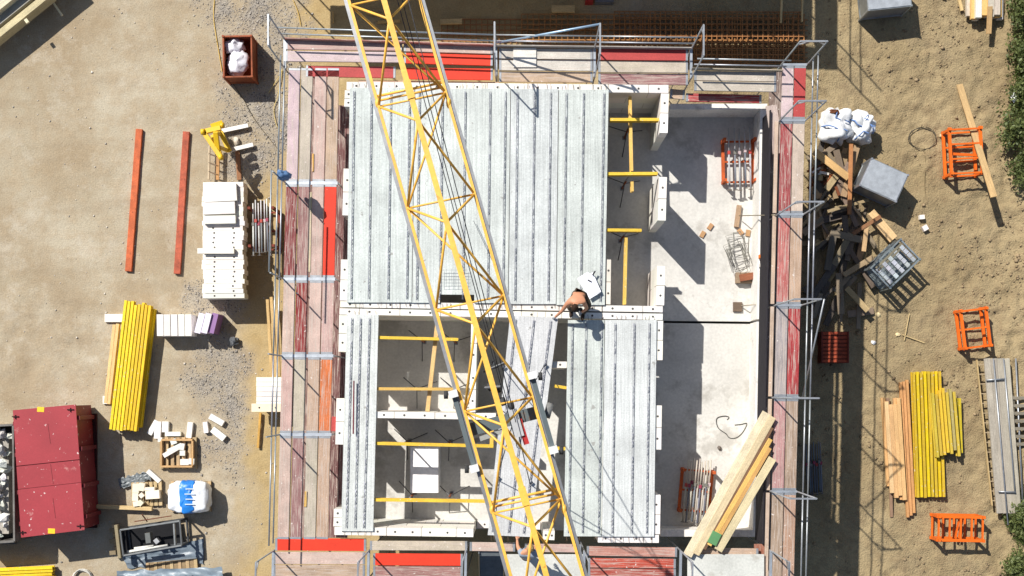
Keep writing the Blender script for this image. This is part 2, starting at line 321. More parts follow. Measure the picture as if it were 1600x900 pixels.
def wall(house, a, b, th=.21, z0=ZF, z1=ZW, cap=True, col=WHITE, za=ZW):
    p, q = W(*a, za), W(*b, za); L = (q - p).length; x, y, z = frame_of(p, q)
    core = MB(); core.obox(Vector((p.x, p.y, (z0 + z1) / 2 - .01)) + x * .01, Vector((q.x, q.y, (z0 + z1) / 2 - .01)) - x * .01, th - .014, z1 - z0 - .02)
    wo = core.build('wall', 'concrete', house, c(190, 184, 172)); n = max(1, round(L / 1.06)); bl = L / n; H = .55; nc = max(1, round((z1 - z0) / H)); H = (z1 - z0) / nc
    R = Matrix((x, y, z)).transposed().to_4x4()
    for k in range(nc):
        off = (k % 2) * .5 * bl; ends = sorted(set([0, L] + [round(min(L, max(0, i * bl + off)), 3) for i in range(-1, n + 1)])) if off else [i * bl for i in range(n + 1)]
        for s, e in zip(ends[:-1], ends[1:]):
            if e - s < .05: continue
            o = bpy.data.objects.new('block', block_mesh(e - s, th, H, k == nc - 1)); o.color = jit(col, .1)
            cen = p + x * ((s + e) / 2); cen.z = z0 + H * (k + .5); put(o, Matrix.Translation(cen) @ R, wo)
    return wo
wall(houseA, (541, 134), (1045, 139))
for (xa, ya, xb, yb) in ((545, 140.5, 544, 167), (543, 263, 541, 337), (539, 405, 537, 470)): wall(houseA, (xa, ya), (xb, yb))
for (xa, ya, xb, yb) in ((1039, 145.5, 1037, 208), (1036, 276, 1034, 345), (1033, 415, 1031.5, 477.5)): wall(houseA, (xa, ya), (xb, yb))
wall(houseA, (531, 475.2), (1036, 483.2), .16); wall(houseA, (951, 405), (950, 476), .13, col=c(224, 214, 200))
for y0, y1 in ((167, 263), (337, 405)): wall(houseA, (lerp(545, 537, (y0 - 140) / 330), y0 + .4), (lerp(545, 537, (y1 - 140) / 330), y1 - .4), .2, ZF, 3.9)
wall(houseB, (530, 486.5), (1036, 495), .165)
for (xa, ya, xb, yb) in ((536, 491.8, 535, 550), (532, 622, 530, 695), (528, 795, 527, 823)): wall(houseB, (xa, ya), (xb, yb))
for y0, y1 in ((550, 622), (695, 795)): wall(houseB, (lerp(536, 527, (y0 - 490) / 330), y0 + .4), (lerp(536, 527, (y1 - 490) / 330), y1 - .4), .2, ZF, 3.9)
for (xa, ya, xb, yb) in ((1030, 500.5, 1029, 563), (1028, 633, 1027, 703), (1026, 773, 1025, 835)): wall(houseB, (xa, ya), (xb, yb))
wall(houseB, (522, 829.5), (740, 833)); wall(houseB, (848, 836), (867, 837), .24); wall(houseB, (934, 841.5), (1030, 842)); wall(houseB, (740.5, 833), (847, 836), .2, ZF, 3.2)
wall(houseB, (584, 648), (775, 651), .17); wall(houseB, (741, 500.5), (738, 644.5), .16); wall(houseB, (800, 569), (886, 570), .17)
# terrace parapet: smooth cast concrete
def parapet(h, a, b, th, name='parapet', z1=ZP):
    p, q = W(*a, ZP), W(*b, ZP); return MB().obox((p.x, p.y, (ZF + z1) / 2), (q.x, q.y, (ZF + z1) / 2), th, z1 - ZF).build(name, 'concrete', h, c(232, 228, 220))
parapet(houseA, (1047, 166.5), (1199, 166.5), .16); parapet(houseA, (1193.5, 171.3), (1188, 498.5), .19); parapet(houseB, (1188, 502.5), (1182, 828), .19); parapet(houseB, (1032, 833), (1187.5, 833.5), .19)
rj = W(1104, 503, ZF)
# ------------------------------------------------------------------ lattice-girder floor elements
SLABC = c(206, 208, 204)
def girder(p, q, parent, zb):
    m = MB(); L = (q - p).length; x, y, z = frame_of(p, q); n = int(L / .2)
    m.obox(p + z * .055, q + z * .055, .006, .006)
    for s in (-1, 1):
        m.obox(p + z * .008 + y * s * .024, q + z * .008 + y * s * .024, .004, .004)
        for i in range(n):
            if random.random() < .22: continue
            a = p + x * (L * (i + random.uniform(0, .2)) / n); b_ = p + x * (L * (i + .5) / n); e = p + x * (L * (i + 1) / n)
            m.obox(a + y * s * .024 + z * .008, b_ + z * .055, .009, .009); m.obox(b_ + z * .055, e + y * s * .024 + z * .008,   .0085, .0085)
    return m.build('lattice_girder', 'steel', parent, c(138, 139, 152))
def element(label, quad, rows, z=ZW, extra=None, stubs=True):
    q = [W(a, b_, z + .06) for a, b_ in quad]; cen = sum(q, Vector()) / 4
    t = thing('floor_element', label, 'concrete slab', (cen.x, cen.y, z + .001), 'lattice girder floor elements laid on the walls')
    m = MB()
    if extra: m.prism([(W(a, b_, z + .06).x, W(a, b_, z + .06).y) for a, b_ in extra], z + .001, z + .06)
    else: m.prism([(v.x, v.y) for v in q], z + .001, z + .06)
    m.build('slab', 'precast', t, jit(SLABC, .07))
    wt, wb = quad[1][0] - quad[0][0], quad[2][0] - quad[3][0]; st = MB()
    for u in rows:
        a = W(lerp(quad[0][0], quad[1][0], u), lerp(quad[0][1], quad[1][1], u) + 5, z + .06); b_ = W(lerp(quad[3][0], quad[2][0], u), lerp(quad[3][1], quad[2][1], u) - 5, z + .06)
        girder(a, b_, t, z + .06)
    k = 0
    for i in range(int(wt / 7)):
        u = (i + .5 + random.uniform(-.3, .3)) / int(wt / 7)
        for A, B, s in ((quad[0], quad[1], -1), (quad[3], quad[2], 1)):
            if random.random() < .6:
                p = W(lerp(A[0], B[0], u), lerp(A[1], B[1], u), z + .03); st.obox(p, p + Vector((random.uniform(-.03, .03), -s * random.uniform(.08, .16), random.uniform(0, .03))), .0085, .0085)
    ro = st.build('rebar_stubs', 'rust', t, c(120, 95, 75)); ro['kind'] = 'stuff'; return t
def ex(y): return (y - 137) / 336
def xq(x0, x1, l0, l1, y0, y1): return [(x0, y0), (x1, y0), (l1, y1), (l0, y1)]
element('wide ribbed concrete floor element at the upper left, against the left wall', xq(546.5, 647.5, 542, 643, 137, 472.5), (.07, .34, .64, .93))
element('broadest floor element of the upper row, crossing under the crane jib with a notch', xq(648.5, 797.5, 644, 793.5, 138, 473.5), (.05, .29, .53, .79, .95), extra=[(648.5, 138), (797.5, 138), (793.5, 473.5), (741, 473.5), (741, 460.5), (687, 460), (687, 473), (644, 473)])
element('narrow floor element just right of the broad one in the upper row', xq(798.5, 872.5, 794.5, 868.5, 139, 475), (.14, .5, .84))
element('rightmost floor element of the upper row, under the papers', xq(873.5, 951, 869.5, 945, 140, 476.5), (.15, .5, .91))
element('narrow floor element along the left wall of the lower house', xq(542, 591.5, 533, 583, 491.5, 830), (.17, .44, .72))
susp = element('tilted floor element hanging from the crane chains above the open room', [(797, 493), (872, 496), (828, 839), (762, 836)], (.12, .5, .85), ZW + .14)
element('lower floor element just right of the tilted suspended one', xq(887.5, 944.5, 881, 939.5, 500, 838), (.13, .5, .93))
element('rightmost floor element of the lower house, beside the terrace', xq(945.5, 1026, 940.5, 1022, 500, 838.5), (.2, .57, .86))
wm = thing('wire_mesh', 'small square of wire mesh lying on the upper slab below the jib', 'mesh', W(708, 440, ZW + .17)); mm = MB()
for i in range(6):
    mm.obox(W(690 + i * 7.5, 420, ZW + .165), W(690 + i * 7.5, 448, ZW + .165), .005, .005); mm.obox(W(690, 422 + i * 5, ZW + .175), W(731, 422 + i * 5, ZW + .175), .005, .005)
mm.build('bars', 'steel', wm, c(110, 112, 118))
tag(bar('rod', W(553, 595, ZW + .18), W(552, 678, ZW + .18), .035, .03, 'paint', c(105, 35, 45)), 'thin maroon rod lying along the left lower floor element', 'rod')
tag(bar('plank', W(775, 420, ZW + .18), W(740, 345, ZW + .18), .012, .012, 'steel', c(70, 72, 80)), 'thin dark rod lying on the broad floor element under the jib', 'rod')
# ------------------------------------------------------------------ yellow formwork beams and props in the open rooms
YB = c(232, 190, 58)
def prop(p, top, label, group):
    t = thing('steel_prop', label, 'prop', (p.x, p.y, ZF), group); m = MB()
    m.tube((p.x, p.y, ZF), (p.x, p.y, lerp(ZF, top, .6)), .03, 8); m.build('outer_tube', 'rust', t, c(140, 80, 50)); m = MB(); m.tube((p.x, p.y, lerp(ZF, top, .6)), (p.x, p.y, top), .024, 8); m.build('inner_tube', 'steel', t, c(150, 150, 150))
    m = MB(); m.box(p.x - .06, p.x + .06, p.y - .06, p.y + .06, ZF, ZF + .008); m.build('base_plate', 'steel', t, c(140, 140, 140))
    for a in (.4, 2.5, 4.6):
        m = MB(); e = Vector((p.x + .55 * math.cos(a), p.y + .55 * math.sin(a), ZF + .015)); m.tube((p.x, p.y, ZF + .75), e, .014, 6); m.build('tripod_leg', 'steel', t, c(90, 90, 92))
    return t
def fbeam(a, b_, z, label, group=None, col=YB, props=(), pl='', L=None, mat='beampaint'):
    p, q = W(*a, z), W(*b_, z); o = bar('formwork_beam', p, q, 0, 0, mat, jit(col, .05), me=ibeam_mesh((q - p).length, mat)); tag(o, label, 'beam', group)
    for u in props: prop(p.lerp(q, u), z - .1, 'steel prop with tripod legs under a yellow beam in the open rooms', 'props under the yellow beams')
zb = ZW - .11
fbeam((953, 188), (1029, 188), zb, 'topmost yellow crossbeam in the open bay of the upper house', props=(.45,))
fbeam((948, 272.5), (1027, 272), zb, 'middle yellow crossbeam in the open bay of the upper house', props=(.45,))
fbeam((948, 360), (1002, 360.5), zb, 'short lowest yellow crossbeam in the upper open bay', props=(.6,))
fbeam((984, 152), (986.5, 268), zb - .2, 'long yellow beam running lengthwise under the two upper crossbeams', col=c(226, 186, 100)); fbeam((987, 284), (987.5, 300), zb - .2, 'stub end of a yellow beam in the upper open bay', col=c(226, 186, 100))
fbeam((978, 371), (975.5, 476), zb - .2, 'yellow beam running down to the party wall in the upper bay', col=c(226, 186, 90))
fbeam((590, 527.5), (716, 530.5), zb, 'uppermost yellow beam spanning the left lower room', props=(.5, .92)); fbeam((589, 607.5), (712, 608), zb, 'second yellow beam above the white partition in the left lower room', col=c(222, 176, 90), props=(.45, .95))
fbeam((586, 692.5), (771, 697), zb, 'yellow beam just below the white partition wall', props=(.23, .6)); fbeam((584, 780.5), (760, 783), zb, 'lowest yellow beam, below the white foam pack', props=(.3, .65))
fbeam((866, 603), (885, 606), zb, 'yellow beam end showing beside the tilted element, upper one'); fbeam((866, 700), (884, 701), zb, 'yellow beam end showing beside the tilted element, lower one')
tag(bar('timber', W(684, 500, zb - .15), W(668, 643, zb - .15), .11, .08, 'wood', c(212, 176, 118)), 'rough timber running lengthwise through the left lower room', 'timber')
tag(bar('timber', W(769, 660, zb - .15), W(768, 700, zb - .15), .1, .08, 'wood', c(226, 180, 80)), 'short yellow timber beside the trolley, below the partition', 'timber')
t = thing('foam_pack', 'white foam board pack lying on the lower room floor', 'insulation', W(664, 735, ZF)); m = MB()
p0, p1 = W(641, 698, ZF + .9), W(685, 770, ZF + .9); 
for k in range(6): MB().box(p0.x, p1.x - .004 * (k % 2), p1.y, p0.y - .006 * (k % 3), ZF + .15 * k, ZF + .15 * k + .146).build('foam_board', 'plastic', t, c(244, 242, 240))
# ------------------------------------------------------------------ scaffolds
PK, LP, BG, TN, MV, MR, RD, BR, OR, GR, PT = c(196, 162, 152), c(206, 182, 182), c(190, 178, 158), c(186, 158, 134), c(152, 112, 108), c(132, 62, 62), c(178, 68, 64), c(222, 56, 28), c(208, 116, 66), c(196, 196, 186), c(200, 172, 158)
GALV = c(164, 167, 170)
scL = thing('scaffold', 'long scaffold along the left side with pink and red planks', 'scaffold', W(470, 450, 0)); scN = thing('scaffold', 'scaffold along the top side in front of the dark rebar', 'scaffold', W(800, 60, 0))
scR = thing('scaffold', 'long scaffold along the right side above the dark shaded ground', 'scaffold', W(1270, 450, 0)); scS = thing('scaffold', 'scaffold along the bottom edge with bright red planks and stair hatch', 'scaffold', W(700, 900, 0))
def plank(s, a, b_, wpx, col, z=ZD, name='plank'):
    p, q = W(*a, z), W(*b_, z); wd = wpx * (CH - z) / F - .004
    red = col in (BR, RD, MR, OR); o = bar(name, p - Vector((0, 0, .025)), q - Vector((0, 0, .025)), wd, .05, 'redboard' if col in (BR, RD) else 'deckwood', jit(col, .06), s)
    if wpx > 10:
        x = (q - p).normalized(); wd2 = wd + .003
        for e in (p + x * .03, q - x * .03): bar('end_cap', e - x * .032 - Vector((0, 0, .022)), e + x * .032 - Vector((0, 0, .022)), wd2, .052, 'steel', GALV, o)
    return o
def post(s, p, z1, z0=0.0, r=.021): return pipe('post', (p.x, p.y, z0), (p.x, p.y, z1), r, 'steel', jit(GALV), s)
def uframe(s, a, b_, h=2.0, z=ZD):
    p, q = W(*a, z), W(*b_, z); post(s, p, z + h); post(s, q, z + h)
    m = MB(); m.obox((p.x, p.y, z + h), (q.x, q.y, z + h), .042, .042); d = (q - p); m.obox(p + d * .0 + Vector((0, 0, z + h - .3 - p.z)), p + d * .3 + Vector((0, 0, h - .03)), .03, .03); m.obox(q + Vector((0, 0, h - .3)), q - d * .3 + Vector((0, 0, h - .03)), .03, .03)
    m.build('top_transom', 'steel', s, GALV); m = MB(); m.obox(p - Vector((0, 0, .07)), q - Vector((0, 0, .07)), .06, .05); m.obox(p + Vector((0, 0, .004)), q + Vector((0, 0, .004)), .065, .014); m.build('transom', 'steel', s, c(176, 182, 188))
def rails(s, a, b_, hs, z=ZD, toe=None):
    for h in hs:
        p, q = W(*a, z), W(*b_, z); pipe('guardrail', p + Vector((0, 0, h)), q + Vector((0, 0, h)), .021, 'steel', jit(GALV), s)
    if toe: p, q = W(*a, z), W(*b_, z); bar('toe_board', p + Vector((0, 0, .08)), q + Vector((0, 0, .08)), .03, .15, 'deckwood', toe, s)
# left run
LX = lambda y: lerp(451, 433, (y - 100) / 745)
ysL = [104, 286, 436, 556, 679, 845]; cl = [[LP, BG, PT, TN], [MR, MV, PT, BR], [PT, c(140, 46, 44), PT, PK], [PK, BG, TN, OR], [PT, MV, BG, TN]]
for i in range(5):
    y0, y1 = ysL[i] + 2.5, ysL[i + 1] - 2.5
    for k in range(4):
        xo = 9.4 + k * 19.6 + (2 if k > 1 else 0); plank(scL, (LX(y0) + xo, y0), (LX(y1) + xo, y1), 18.3, cl[i][k])
for i, y in enumerate(ysL):
    if i in (1, 2, 3, 4):
        p, q = W(LX(y), y, ZD), W(LX(y) + 81, y, ZD); MB().obox(p, q, .085, .02).build('transom', 'steel', scL, c(190, 195, 200)); post(scL, p, ZD + 1.6); post(scL, W(LX(y) + 82, y, ZD), ZD - .03)
for i in range(5): rails(scL, (LX(ysL[i]), ysL[i]), (LX(ysL[i + 1]), ysL[i + 1]), (.5, 1.0, 1.75) if i == 1 else (.5, 1.0))
plank(scL, (485, 300), (483, 425), 4.5, c(206, 186, 150), ZD + .02, 'batten'); plank(scL, (489, 240), (488.5, 268), 3, c(226, 178, 96), ZD + .03, 'batten'); plank(scL, (478, 768), (477, 792), 4, c(214, 170, 80), ZD + .03, 'batten')
tag(bar('red_board', W(523, 651, ZD + .05), W(522, 674, ZD + .05), .15, .04, 'redboard', RD), 'small red board between the left scaffold and the lower house', 'board')
# top run
for y, cols in ((70, [(446, 628, PK), (631, 770, PT)]), (88.5, [(446, 628, LP), (631, 770, BR)])):
    for x0, x1, cc in cols: plank(scN, (x0, y - 1 + (3 if x0 > 600 else 0)), (x1, y + (6 if x0 > 600 else 1)), 16.5, cc)
plank(scN, (478, 111), (618, 113), 17.5, RD); plank(scN, (631, 114.5), (770, 116), 18, BR)
for k, cc in enumerate((c(206, 200, 188), c(214, 208, 196), TN)): plank(scN, (780, 83.5 + 18 * k), (926, 84.5 + 18 * k), 16.6, cc)
for k, cc in enumerate((RD, BG, MV)): plank(scN, (935, 85 + 19 * k), (1075, 86 + 19 * k), 17.6, cc)
for k, cc in enumerate((c(196, 186, 168), c(200, 190, 172))): plank(scN, (1085, 118 + 16 * k), (1213, 120 + 16 * k), 15, cc)
plank(scN, (1072, 152), (1190, 154.5), 13, c(170, 66, 66), ZD - .3); plank(scN, (1047, 146), (1070, 148), 15, TN, ZD - .3); plank(scN, (560, 128), (780, 131), 6, TN, ZD - .1); plank(scN, (780, 134), (1046, 137), 4, PT, ZD - .1)
for x, y in ((445, 64), (628, 70), (775, 75), (929, 77), (1080, 79)): 
    if x != 628: uframe(scN, (x, y - 2), (x, y + 43))
for a, b_ in (((445, 62), (775, 73)), ((775, 73), (929, 75)), ((929, 75), (1080, 77))): rails(scN, a, b_, (.5, 1.0), toe=c(150, 90, 80) if a[0] < 500 else c(150, 146, 140))
rails(scN, (1080, 109), (1222, 112), (.5, 1.0), toe=c(160, 150, 130)); p, q = W(777, 74, ZD), W(929, 75, ZD); pipe('diagonal_brace', p + Vector((0, 0, .4)), q + Vector((0, 0, 1.95)), .03, 'steel', c(160, 186, 208), scN)
tag(bar('plank', W(802, 90, ZD + .03), W(838, 90, ZD + .03), .52, .02, 'wood', c(222, 216, 206)), 'pale plywood hatch cover with a handle slot on the top scaffold', 'board')
# right run
RX = lambda y: lerp(1262, 1243, (y - 100) / 800)
ysR = [101, 188, 335, 477, 621.5, 768, 916]; cr = [[LP, RD], [c(150, 60, 62), c(200, 180, 164)], [c(178, 98, 92), TN], [c(160, 150, 150), c(160, 52, 54)], [c(186, 140, 136), c(160, 136, 116)], [c(160, 138, 116), c(176, 140, 118)]]
for i in range(6):
    y0, y1 = ysR[i] + 2, ysR[i + 1] - 2
    for k in range(2): xo = -30.5 + k * 19.3; plank(scR, (RX(y0) + xo, y0), (RX(y1) + xo, y1), 18, cr[i][k])
    if i: plank(scR, (RX(y0) - 46, y0), (RX(y1) - 46, y1), 6, c(196, 172, 150), ZD - .12, 'batten')
for i, y in enumerate(ysR): uframe(scR, (RX(y) - 41, y), (RX(y) - 1, y))
for i in range(6): rails(scR, (RX(ysR[i]) + 1, ysR[i]), (RX(ysR[i + 1]) + 1, ysR[i + 1]), (.5, 1.0))
p, q = W(RX(477), 477, ZD), W(RX(621), 621, ZD); pipe('diagonal_brace', p + Vector((0.05, 0, 2)), q + Vector((0.05, 0, .1)), .022, 'steel', GALV, scR)
bar('inner_board', W(1205, 165, ZD - .2), W(1216, 240, ZD - .2), .3, .05, 'deckwood', c(176, 158, 150), scR); bar('red_strip', W(1187, 850, ZD - .3), W(1187, 882, ZD - .3), .3, .05, 'deckwood', c(150, 92, 70), scS)
# bottom run
plank(scS, (430, 850.5), (572, 851.5), 19.5, BR); plank(scS, (427, 872), (570, 872.5), 19, PT); plank(scS, (427, 892.5), (570, 893), 19.5, TN); plank(scS, (578, 852.5), (730, 853), 15, BG); plank(scS, (583, 874), (723, 875), 18.8, BR); plank(scS, (583, 894), (723, 895), 18.5, c(156, 112, 104))
plank(scS, (734, 854), (805, 855), 14, PT); plank(scS, (820, 856), (908, 857), 13, PK); plank(scS, (917, 861), (1058, 863), 15, c(184, 130, 116)); plank(scS, (919, 879.5), (1056, 881), 15, c(178, 74, 56)); plank(scS, (919, 896), (1056, 897), 15, c(170, 76, 62)); plank(scS, (1074, 862), (1185, 863), 12, TN, ZD - .1)
for x0, x1 in ((792, 911), (1074, 1194)): bar('deck_panel', W((x0 + x1) / 2, 866, ZD - .03), W((x0 + x1) / 2, 925, ZD - .03), (x1 - x0) * 30 / F, .04, 'concrete', c(198, 198, 190), scS)
for x in (427, 576, 728, 913, 1064, 1205): uframe(scS, (x, 861), (x - 1, 905))
st = MB(); a = W(748, 862, ZD)
for k in range(7): pk = W(768, 864 + k * 6, ZD - .1 - k * .2); st.obox(pk - Vector((.33, 0, 0)), pk + Vector((.33, 0, 0)), .16, .02)
for s in (-.34, .34): st.obox(W(768, 863, ZD - .02) + Vector((s, 0, 0)), W(768, 905, ZD - 1.4) + Vector((s, 0, 0)), .03, .09)
st.build('stair_flight', 'steel', scS, c(110, 116, 118)); bar('landing', W(768, 858, 3.1), W(768, 930, 3.1), .75, .05, 'dark', c(50, 50, 50), scS)
# lower deck levels under the runs (dim, seen through the gaps)
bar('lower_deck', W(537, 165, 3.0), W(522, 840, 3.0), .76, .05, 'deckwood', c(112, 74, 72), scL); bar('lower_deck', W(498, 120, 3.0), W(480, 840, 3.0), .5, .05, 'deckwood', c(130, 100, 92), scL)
# blue bag tied to a post, boards leaning across the corner
m = MB().blob(W(444, 274, ZD + 1.0), (.16, .14, .3), 3, .6); tag(m.build('tool_bag', 'cloth', None, c(96, 128, 168)), 'blue bag tied to a left scaffold post', 'bag')
for k, (a, b_, wd, col, dz) in enumerate((((1074, 868), (1198, 645), .24, c(222, 206, 172), .0), ((1087, 866), (1207, 651), .2, c(206, 186, 148), .01), ((1100, 858), (1206, 668), .1, c(120, 90, 66), .0), ((1108, 852), (1204, 686), .12, c(222, 180, 100), .03), ((1117, 850), (1203, 700), .1, c(196, 150, 88), .03), ((1122, 860), (1207, 716), .22, c(206, 190, 150), .0))):
    tag(bar('long_board', W(*a, ZD + .12 + dz), W(*b_, ZD + .12 + dz), wd, .06, 'wood', col), ['outermost upper pale board of the leaning bundle across the terrace corner', 'second wide tan board of the leaning bundle across the terrace corner', 'dark narrow board third in the bundle across the terrace corner', 'yellow board in the middle of the bundle across the terrace corner', 'tan narrow board fifth in the bundle across the terrace corner', 'lowermost weathered board of the bundle across the terrace corner'][k], 'board')
tag(bar('green_board', W(1112, 850, ZD + .2), W(1121, 832, ZD + .2), .26, .03, 'paint', c(92, 140, 92)), 'short green board end on the leaning bundle at the terrace corner', 'board')
# ------------------------------------------------------------------ crane jib with trolley, ropes, hook and chains
ZJ, ZT = 21.0, 21.74
CY = c(242, 186, 78); CG = c(150, 152, 154)
jib = thing('crane_jib', 'yellow lattice crane jib crossing diagonally above the building', 'crane', W(726, 450, ZJ))
LJ = lambda y: W(545 + .2815 * y, y, ZJ); RJ = lambda y: W(655.5 + .284 * y, y, ZJ); TJ = lambda y: W(600 + .282 * y, y, ZT)
Y0, Y1 = -80, 1300
for fn, sd in ((LJ, -1), (RJ, 1)):
    p, q = fn(Y0), fn(Y1); x, y_, z_ = frame_of(p, q)
    MB().obox(p - y_ * 0 , q, .036, .06).build('bottom_chord', 'cranepaint', jib, CY); off = Vector((y_.x, y_.y, 0)).normalized() * .041 * (-1 if (y_.x > 0) != (sd > 0) else 1)
    MB().obox(p + off - z_ * .015, q + off - z_ * .015, .042, .05).build('rail', 'steel', jib, CG)
MB().obox(TJ(Y0), TJ(Y1), .066, .066).build('top_chord', 'cranepaint', jib, CY)
ly = [8 + 158.7 * i for i in range(-1, 9)]
for i, y in enumerate(ly[:-1]):
    if y < Y0: continue
    ry = y - 22; yt = y + 22; yn = ly[i + 1]; d = .019
    for nm, a, b_, rr in (('cross_brace', LJ(y), RJ(ry), .013), ('diagonal', TJ(yt), LJ(y), .016), ('diagonal', TJ(yt), RJ(ry), .016), ('diagonal', TJ(yt), LJ(yn), .016), ('diagonal', TJ(yt), RJ(yn - 22), .016)): pipe(nm, a, b_, rr, 'cranepaint', CY, jib, 8)
    if i % 2 == 0: pipe('bottom_diagonal', RJ(ry), LJ(yn), .015, 'cranepaint', CY, jib, 8)
    else: pipe('bottom_diagonal', LJ(y), RJ(yn - 22), .015, 'cranepaint', CY, jib, 8)
    if i in (2, 6, 10): pipe('cross_brace', LJ(y - 16), RJ(ry - 16), .017, 'cranepaint', CY, jib, 8); pipe('cross_brace', LJ(y - 9), RJ(ry - 9), .015, 'cranepaint', CY, jib, 8); [MB().blob(f(y - 6), (.035, .07, .04), 1, .1, 10, 6).build('joint_lug', 'cranepaint', jib, CY) for f in (LJ, RJ)]; MB().obox(TJ(y - 40), TJ(y - 12), .09, .09).build('joint_plate', 'cranepaint', jib, CY)
for dx, yy in ((22, 700), (30, 640), (40, 660)):
    tag(MB().tube(W(600 + dx + .282 * Y0, Y0, ZJ + .35), W(600 + dx * .5 + .282 * yy, yy, ZJ + .15), .006, 5).build('rope', 'dark', jib, c(60, 60, 64)))
tr = thing('crane_trolley', 'dark grey crane trolley riding on the jib rails', 'trolley', W(788, 655, ZJ - .15)); DG = c(92, 102, 104)
for fn, ya, yb_, sd in ((LJ, 612, 735, -1), (RJ, 583, 706, 1)):
    o = Vector((sd * .075, 0, -.03)); MB().obox(fn(ya) + o, fn(yb_) + o, .06, .12).build('side_beam', 'paint', tr, DG)
    for yy in (ya + 3, yb_ - 4):
        b0 = MB().obox(fn(yy - 5) + o + Vector((0, 0, .05)), fn(yy + 6) + o + Vector((0, 0, .05)), .11, .16).build('wheel_box', 'paint', tr, c(214, 214, 212)); wv = fn(yy + 2) + Vector((sd * .15, 0, 0)); MB().tube(wv, wv + Vector((sd * .05, 0, 0)), .05, 12).build('roller', 'dark', b0, c(60, 60, 60))
a, b_ = LJ(672), RJ(645); dn = Vector((0, 0, -.16)); MB().obox(a + dn, b_ + dn, .16, .1).build('cross_beam', 'paint', tr, DG); a, b2 = LJ(690), RJ(655); MB().obox(a + dn, a.lerp(b2, .5) + dn + Vector((0, 0, -.02)), .06, .08).build('cross_beam', 'paint', tr, c(150, 152, 148))
cm = W(852, 640, ZJ - .15); MB().tube(cm, cm + Vector((.08, -.02, 0)), .1, 16).build('cable_drum', 'dark', tr, c(120, 120, 118))
MB().obox(W(800, 640, ZJ - .1), W(812, 682, ZJ - .1), .12, .14).build('winch_box', 'paint', tr, c(176, 178, 178)); MB().obox(W(811, 655, ZJ - .1), W(823, 694, ZJ - .1), .07, .08).build('overload_switch', 'paint', tr, c(176, 46, 44))
for k, (x, y) in enumerate(((763, 605), (775, 608), (770, 570), (783, 628), (796, 634))): pc = W(x, y, ZJ - .2); MB().tube(pc, pc + Vector((.05, .012, .01)), .055, 12).build('sheave', 'dark', tr, c(64, 66, 68))
MB().path([W(755, 581, ZJ - .1), W(790, 566, ZJ - .1)], .02).build('sheave_axle', 'steel', tr, c(90, 92, 94)); MB().path([W(757, 606, ZJ - .1), W(782, 604, ZJ - .1)], .022).build('sheave_axle', 'steel', tr, c(120, 122, 124))
hk = W(804, 652, 11.4); hb = thing('hook_block', 'black crane hook block with chains hung below the trolley', 'hook', hk)
MB().obox(hk + Vector((0, -.1, .1)), hk + Vector((0, .1, .1)), .09, .3).build('block_body', 'paint', hb, c(190, 160, 40)); MB().path([hk + Vector((.09 * math.cos(t * .5), 0, -.2 + .09 * math.sin(t * .5))) for t in range(10)], .02).build('hook', 'steel', hb, c(70, 70, 72))
for dx in (-.06, .06): MB().tube(hk + Vector((dx, 0, .2)), W(797, 640, ZJ - .2) + Vector((dx * 2, 0, 0)), .006, 5).build('rope', 'dark', hb, c(60, 60, 62))
for a in ((850, 572), (785, 575), (776, 748), (828, 756)):
    e = W(*a, ZW + .3); MB().tube(hk + Vector((0, 0, -.2)), e, .013, 5).build('chain', 'dark', hb, c(62, 64, 70)); MB().tube(e, e + Vector((.07, .05, -.02)), .03, 6).build('chain_hook', 'dark', hb, c(66, 70, 80))
# ------------------------------------------------------------------ neighbouring shell north of the frame (its shadow falls into the picture)
nb = thing('house_shell', 'neighbouring grey house shell beyond the top edge casting the long shadow', 'building', (0, 18, 0))
MB().box(-7.3, 6.0, 14.35, 25, 0, 5.0).build('wall', 'concrete', nb, c(190, 184, 172))
for k in range(2): bar('plank', (-8.0, 13.62 + .36 * k, 4.97), (6.7, 13.62 + .36 * k, 4.97), .345, .05, 'deckwood', jit(PT), nb); bar('plank', (6.3 + .36 * k, 13.45, 4.97), (6.3 + .36 * k, 25, 4.97), .335, .05, 'deckwood', jit(PT), nb)
for k in range(3): bar('plank', (-8.0, 13.62 + .3 * k, 3.4), (6.0, 13.62 + .3 * k, 3.4), .28, .05, 'deckwood', jit(PT), nb)
bar('shade_screen', (-7.9, 14.3, 4.2), (6.0, 14.3, 4.2), .03, 1.4, 'deckwood', MV, nb); bar('shade_screen', (6.05, 14.3, 4.2), (6.05, 25, 4.2), .03, 1.5, 'deckwood', MV, nb)
for h in (.5, 1.0): pipe('guardrail', (6.9, 13.45, 5 + h), (6.9, 25, 5 + h), .022, 'steel', GALV, nb)
for x in (-8, -5.4, -2.8, -.2, 2.4, 5, 6.9):
    for y in (13.45, 14.2): pipe('post', (x, y, 0), (x, y, 5.05 if y < 14 and x < 6 else 7), .024, 'steel', GALV, nb)
bar('shade_screen', W(1204, 172, 4.9) * 1.0 - Vector((0, 0, .45)), W(1192, 850, 4.9) - Vector((0, 0, .45)), .03, .95, 'cloth', c(46, 43, 47), scR)  # dark upright sheet added inside the right run to fill out its ground shadow
bar('lower_deck', W(1222, 110, 3.0), W(1203, 900, 3.0), .72, .05, 'deckwood', c(120, 100, 90), scR)  # deck level added below the run so its shadow band closes
